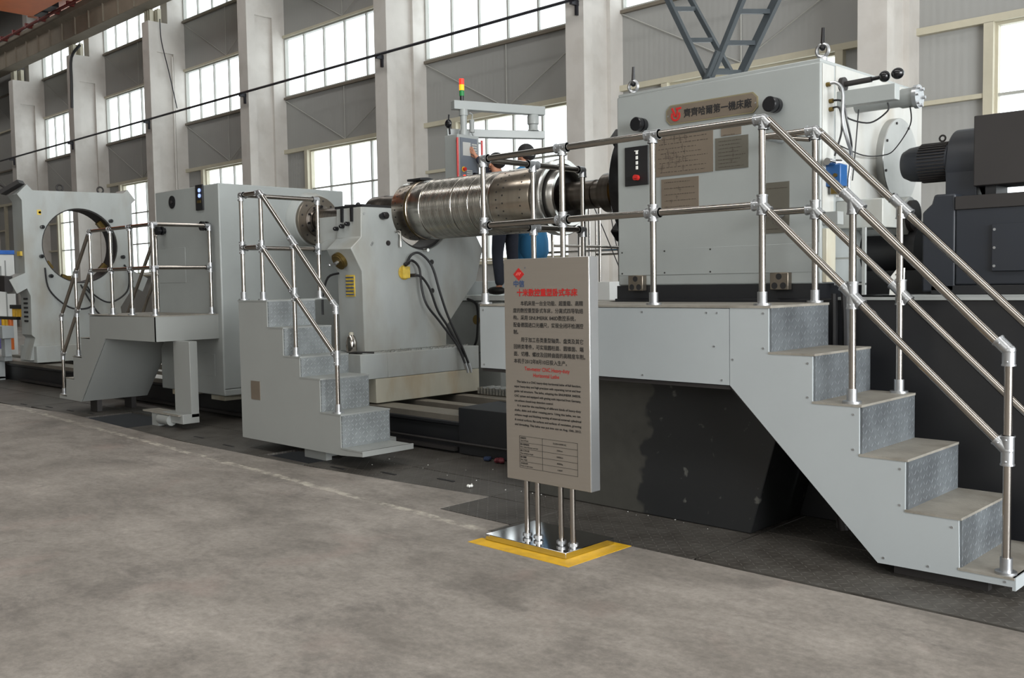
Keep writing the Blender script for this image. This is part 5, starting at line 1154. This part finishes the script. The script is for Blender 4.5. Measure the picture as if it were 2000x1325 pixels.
def sgn(body, x, z, size, mtl=M_INK, align='LEFT', bold=0, ws=1, nm='text_line'): return text(body, size, mtl, bd_, (x, F, z), XP, ZP, align, bold, nm, ws, lift=.0004)
xl, xr = -3.835, -3.345
m = MB(); cx_, cz_ = -3.787, 1.545; m.prism([(cx_-.042, cz_), (cx_, cz_-.036), (cx_+.042, cz_), (cx_, cz_+.036)], 'y', F-.0008, F+.0005); m.build('red_diamond_logo', M_RED, bd_)
m = MB()
for dx in (-.012, 0, .012): m.beam((cx_+dx-.008, F-.0012, cz_-.006), (cx_+dx+.006, F-.0012, cz_+.010), .001, .004, (0, 0, 1))
m.build('logo_strokes', mat('pink_logo_mark', (214, 110, 100), .5, 0, 0), bd_)
sgn('中信', cx_, 1.477, .040, M_BLUEI, 'CENTER', .0012, 1.1, 'logo_caption')
sgn('®', cx_+.044, 1.575, .014, M_BLUEI)
sgn('十米数控重型卧式车床', (xl+xr)/2+.01, 1.425, .044, M_RED, 'CENTER', .0016, 1.02, 'title')
cn = ['　　本机床是一台全功能、超重载、高精', '度的数控重型卧式车床，分离式四导轨结', '构，采用 SINUMERIK 840D数控系统，', '配备德国进口光栅尺，实现全闭环检测控', '制。',
      '　　用于加工各类重型轴类、盘类及其它', '回转类零件，可实现圆柱面、圆锥面、端', '面、切槽、螺纹及回转曲面的高精度车削。', '本机于2012年8月10日投入生产。']
for i, s_ in enumerate(cn): 
    sgn(s_, xl, 1.371-i*.0405-(.002 if i > 4 else 0), .0288, M_INK, 'LEFT', .0003, 1.0)
sgn('Ten-meter CNC Heavy-duty', (xl+xr)/2+.005, 1.004, .030, M_RED, 'CENTER', .0003, .95, 'title_english'); sgn('Horizontal Lathe', (xl+xr)/2-.0, .970, .030, M_RED, 'CENTER', .0003, .95, 'title_english')
en = ['    This lathe is a CNC heavy-duty horizontal lathe of full function,', 'super heavy-duty and high precision with separating turret and four', 'guide rail structure. The lathe, adopting the SINUMERIK 840DSL', 'CNC system and equipped with grating scale imported from Germany,', 'can achieve closed-loop detection control.',
      '    It is used for the machining of different kinds of heavy-duty', 'shafts, disks and other rotating parts. Using this lathe, we can', 'achieve rough and finishing turning of internal-external cylindrical', '& conical surfaces, flat surfaces and surfaces of revolution, grooving', 'and threading. This lathe was put into use on Aug. 10th, 2012.']
for i, s_ in enumerate(en): 
    o = sgn(s_, xl, .932-i*.0272, .0172, M_INK, 'LEFT', .0004, 1)
    wmax = max(v.co.x for v in o.data.vertices)-min(v.co.x for v in o.data.vertices)
    if len(s_) > 55 or i not in (4, 9):
        ox = xl-wloc(bd_).x; kx = (.495 if i not in (0, 5) else .497)/max(wmax+(0.02 if i in (0, 5) else 0), .01)
        for v in o.data.vertices: v.co.x = ox+(v.co.x-ox)*min(kx, 1.15)
tb = MB(); tx0, tx1, txm = -3.80, -3.368, -3.625; zt, zb_ = .628, .447
for i in range(6): z = zt-(zt-zb_)*i/5; tb.box(tx0, tx1, F-.0007, F+.0005, z-.0006, z+.0006)
for x in (tx0, tx1, txm): tb.box(x-.0006, x+.0006, F-.0007, F+.0005, zb_, zt)
tb.build('table_grid', M_INK, bd_)
rows = [('设备型号', 'Type & Model', 'DL250×100/80 NC'), ('最大回转直径', 'Max. rotary diameter over bed', '2500mm'), ('最大工件长度', 'Max. workpiece length', '10000mm'), ('最大重量', 'Max. weight', '80000kg'), ('主电机功率', 'Power of main motor', '110kW')]
for i, (a, b_, c_) in enumerate(rows):
    z = zt-.0362*i; sgn(a, tx0+.006, z-.015, .0115, M_INK, bold=.0002, nm='table_text'); sgn(b_, tx0+.006, z-.029, .0108, M_INK, bold=.0002, nm='table_text'); sgn(c_, (txm+tx1)/2, z-.023, .0125, M_INK, 'CENTER', .0002, nm='table_text')

# ---- litter on the plates
def scrap(name, x, y, r, mt, label, cat, z=0):
    m = MB()
    for i in range(7):
        a = random.uniform(0, 6.28); m.ball((x+math.cos(a)*r*.5, y+math.sin(a)*r*.5, z+r*.45), r*random.uniform(.4, .6), r*.5, r*.45, 6, 4)
    return tag(m.build(name, mt), label, cat)
scrap('crumpled_paper', -5.16, 4.83, .025, M_WHITE, 'crumpled white scrap of paper on the dark plates left of the sign', 'paper scrap')
m = MB()
for i in range(26):
    x = random.uniform(-6.6, -3.0); y = random.uniform(4.8, 5.6) if x < -4.8 else random.uniform(4.93, 4.99); r = random.uniform(.002, .006); m.ball((x, y, r*.5), r, r*1.2, r*.7, 6, 4)
tag(m.build('floor_crumbs', M_MUNT), 'small pale crumbs of dirt scattered on the dark floor plates', 'crumbs', kind='stuff')
scrap('wrapper', -5.66, 5.64, .05, mat('faded_red_wrapper', (96, 36, 44), .5), 'faded red wrapper lying at the foot of the black bed', 'wrapper')
scrap('rag', -5.82, 5.66, .04, mat('dark_blue_rag', (30, 44, 72), .9), 'small dark blue rag lying beside the red wrapper', 'rag')
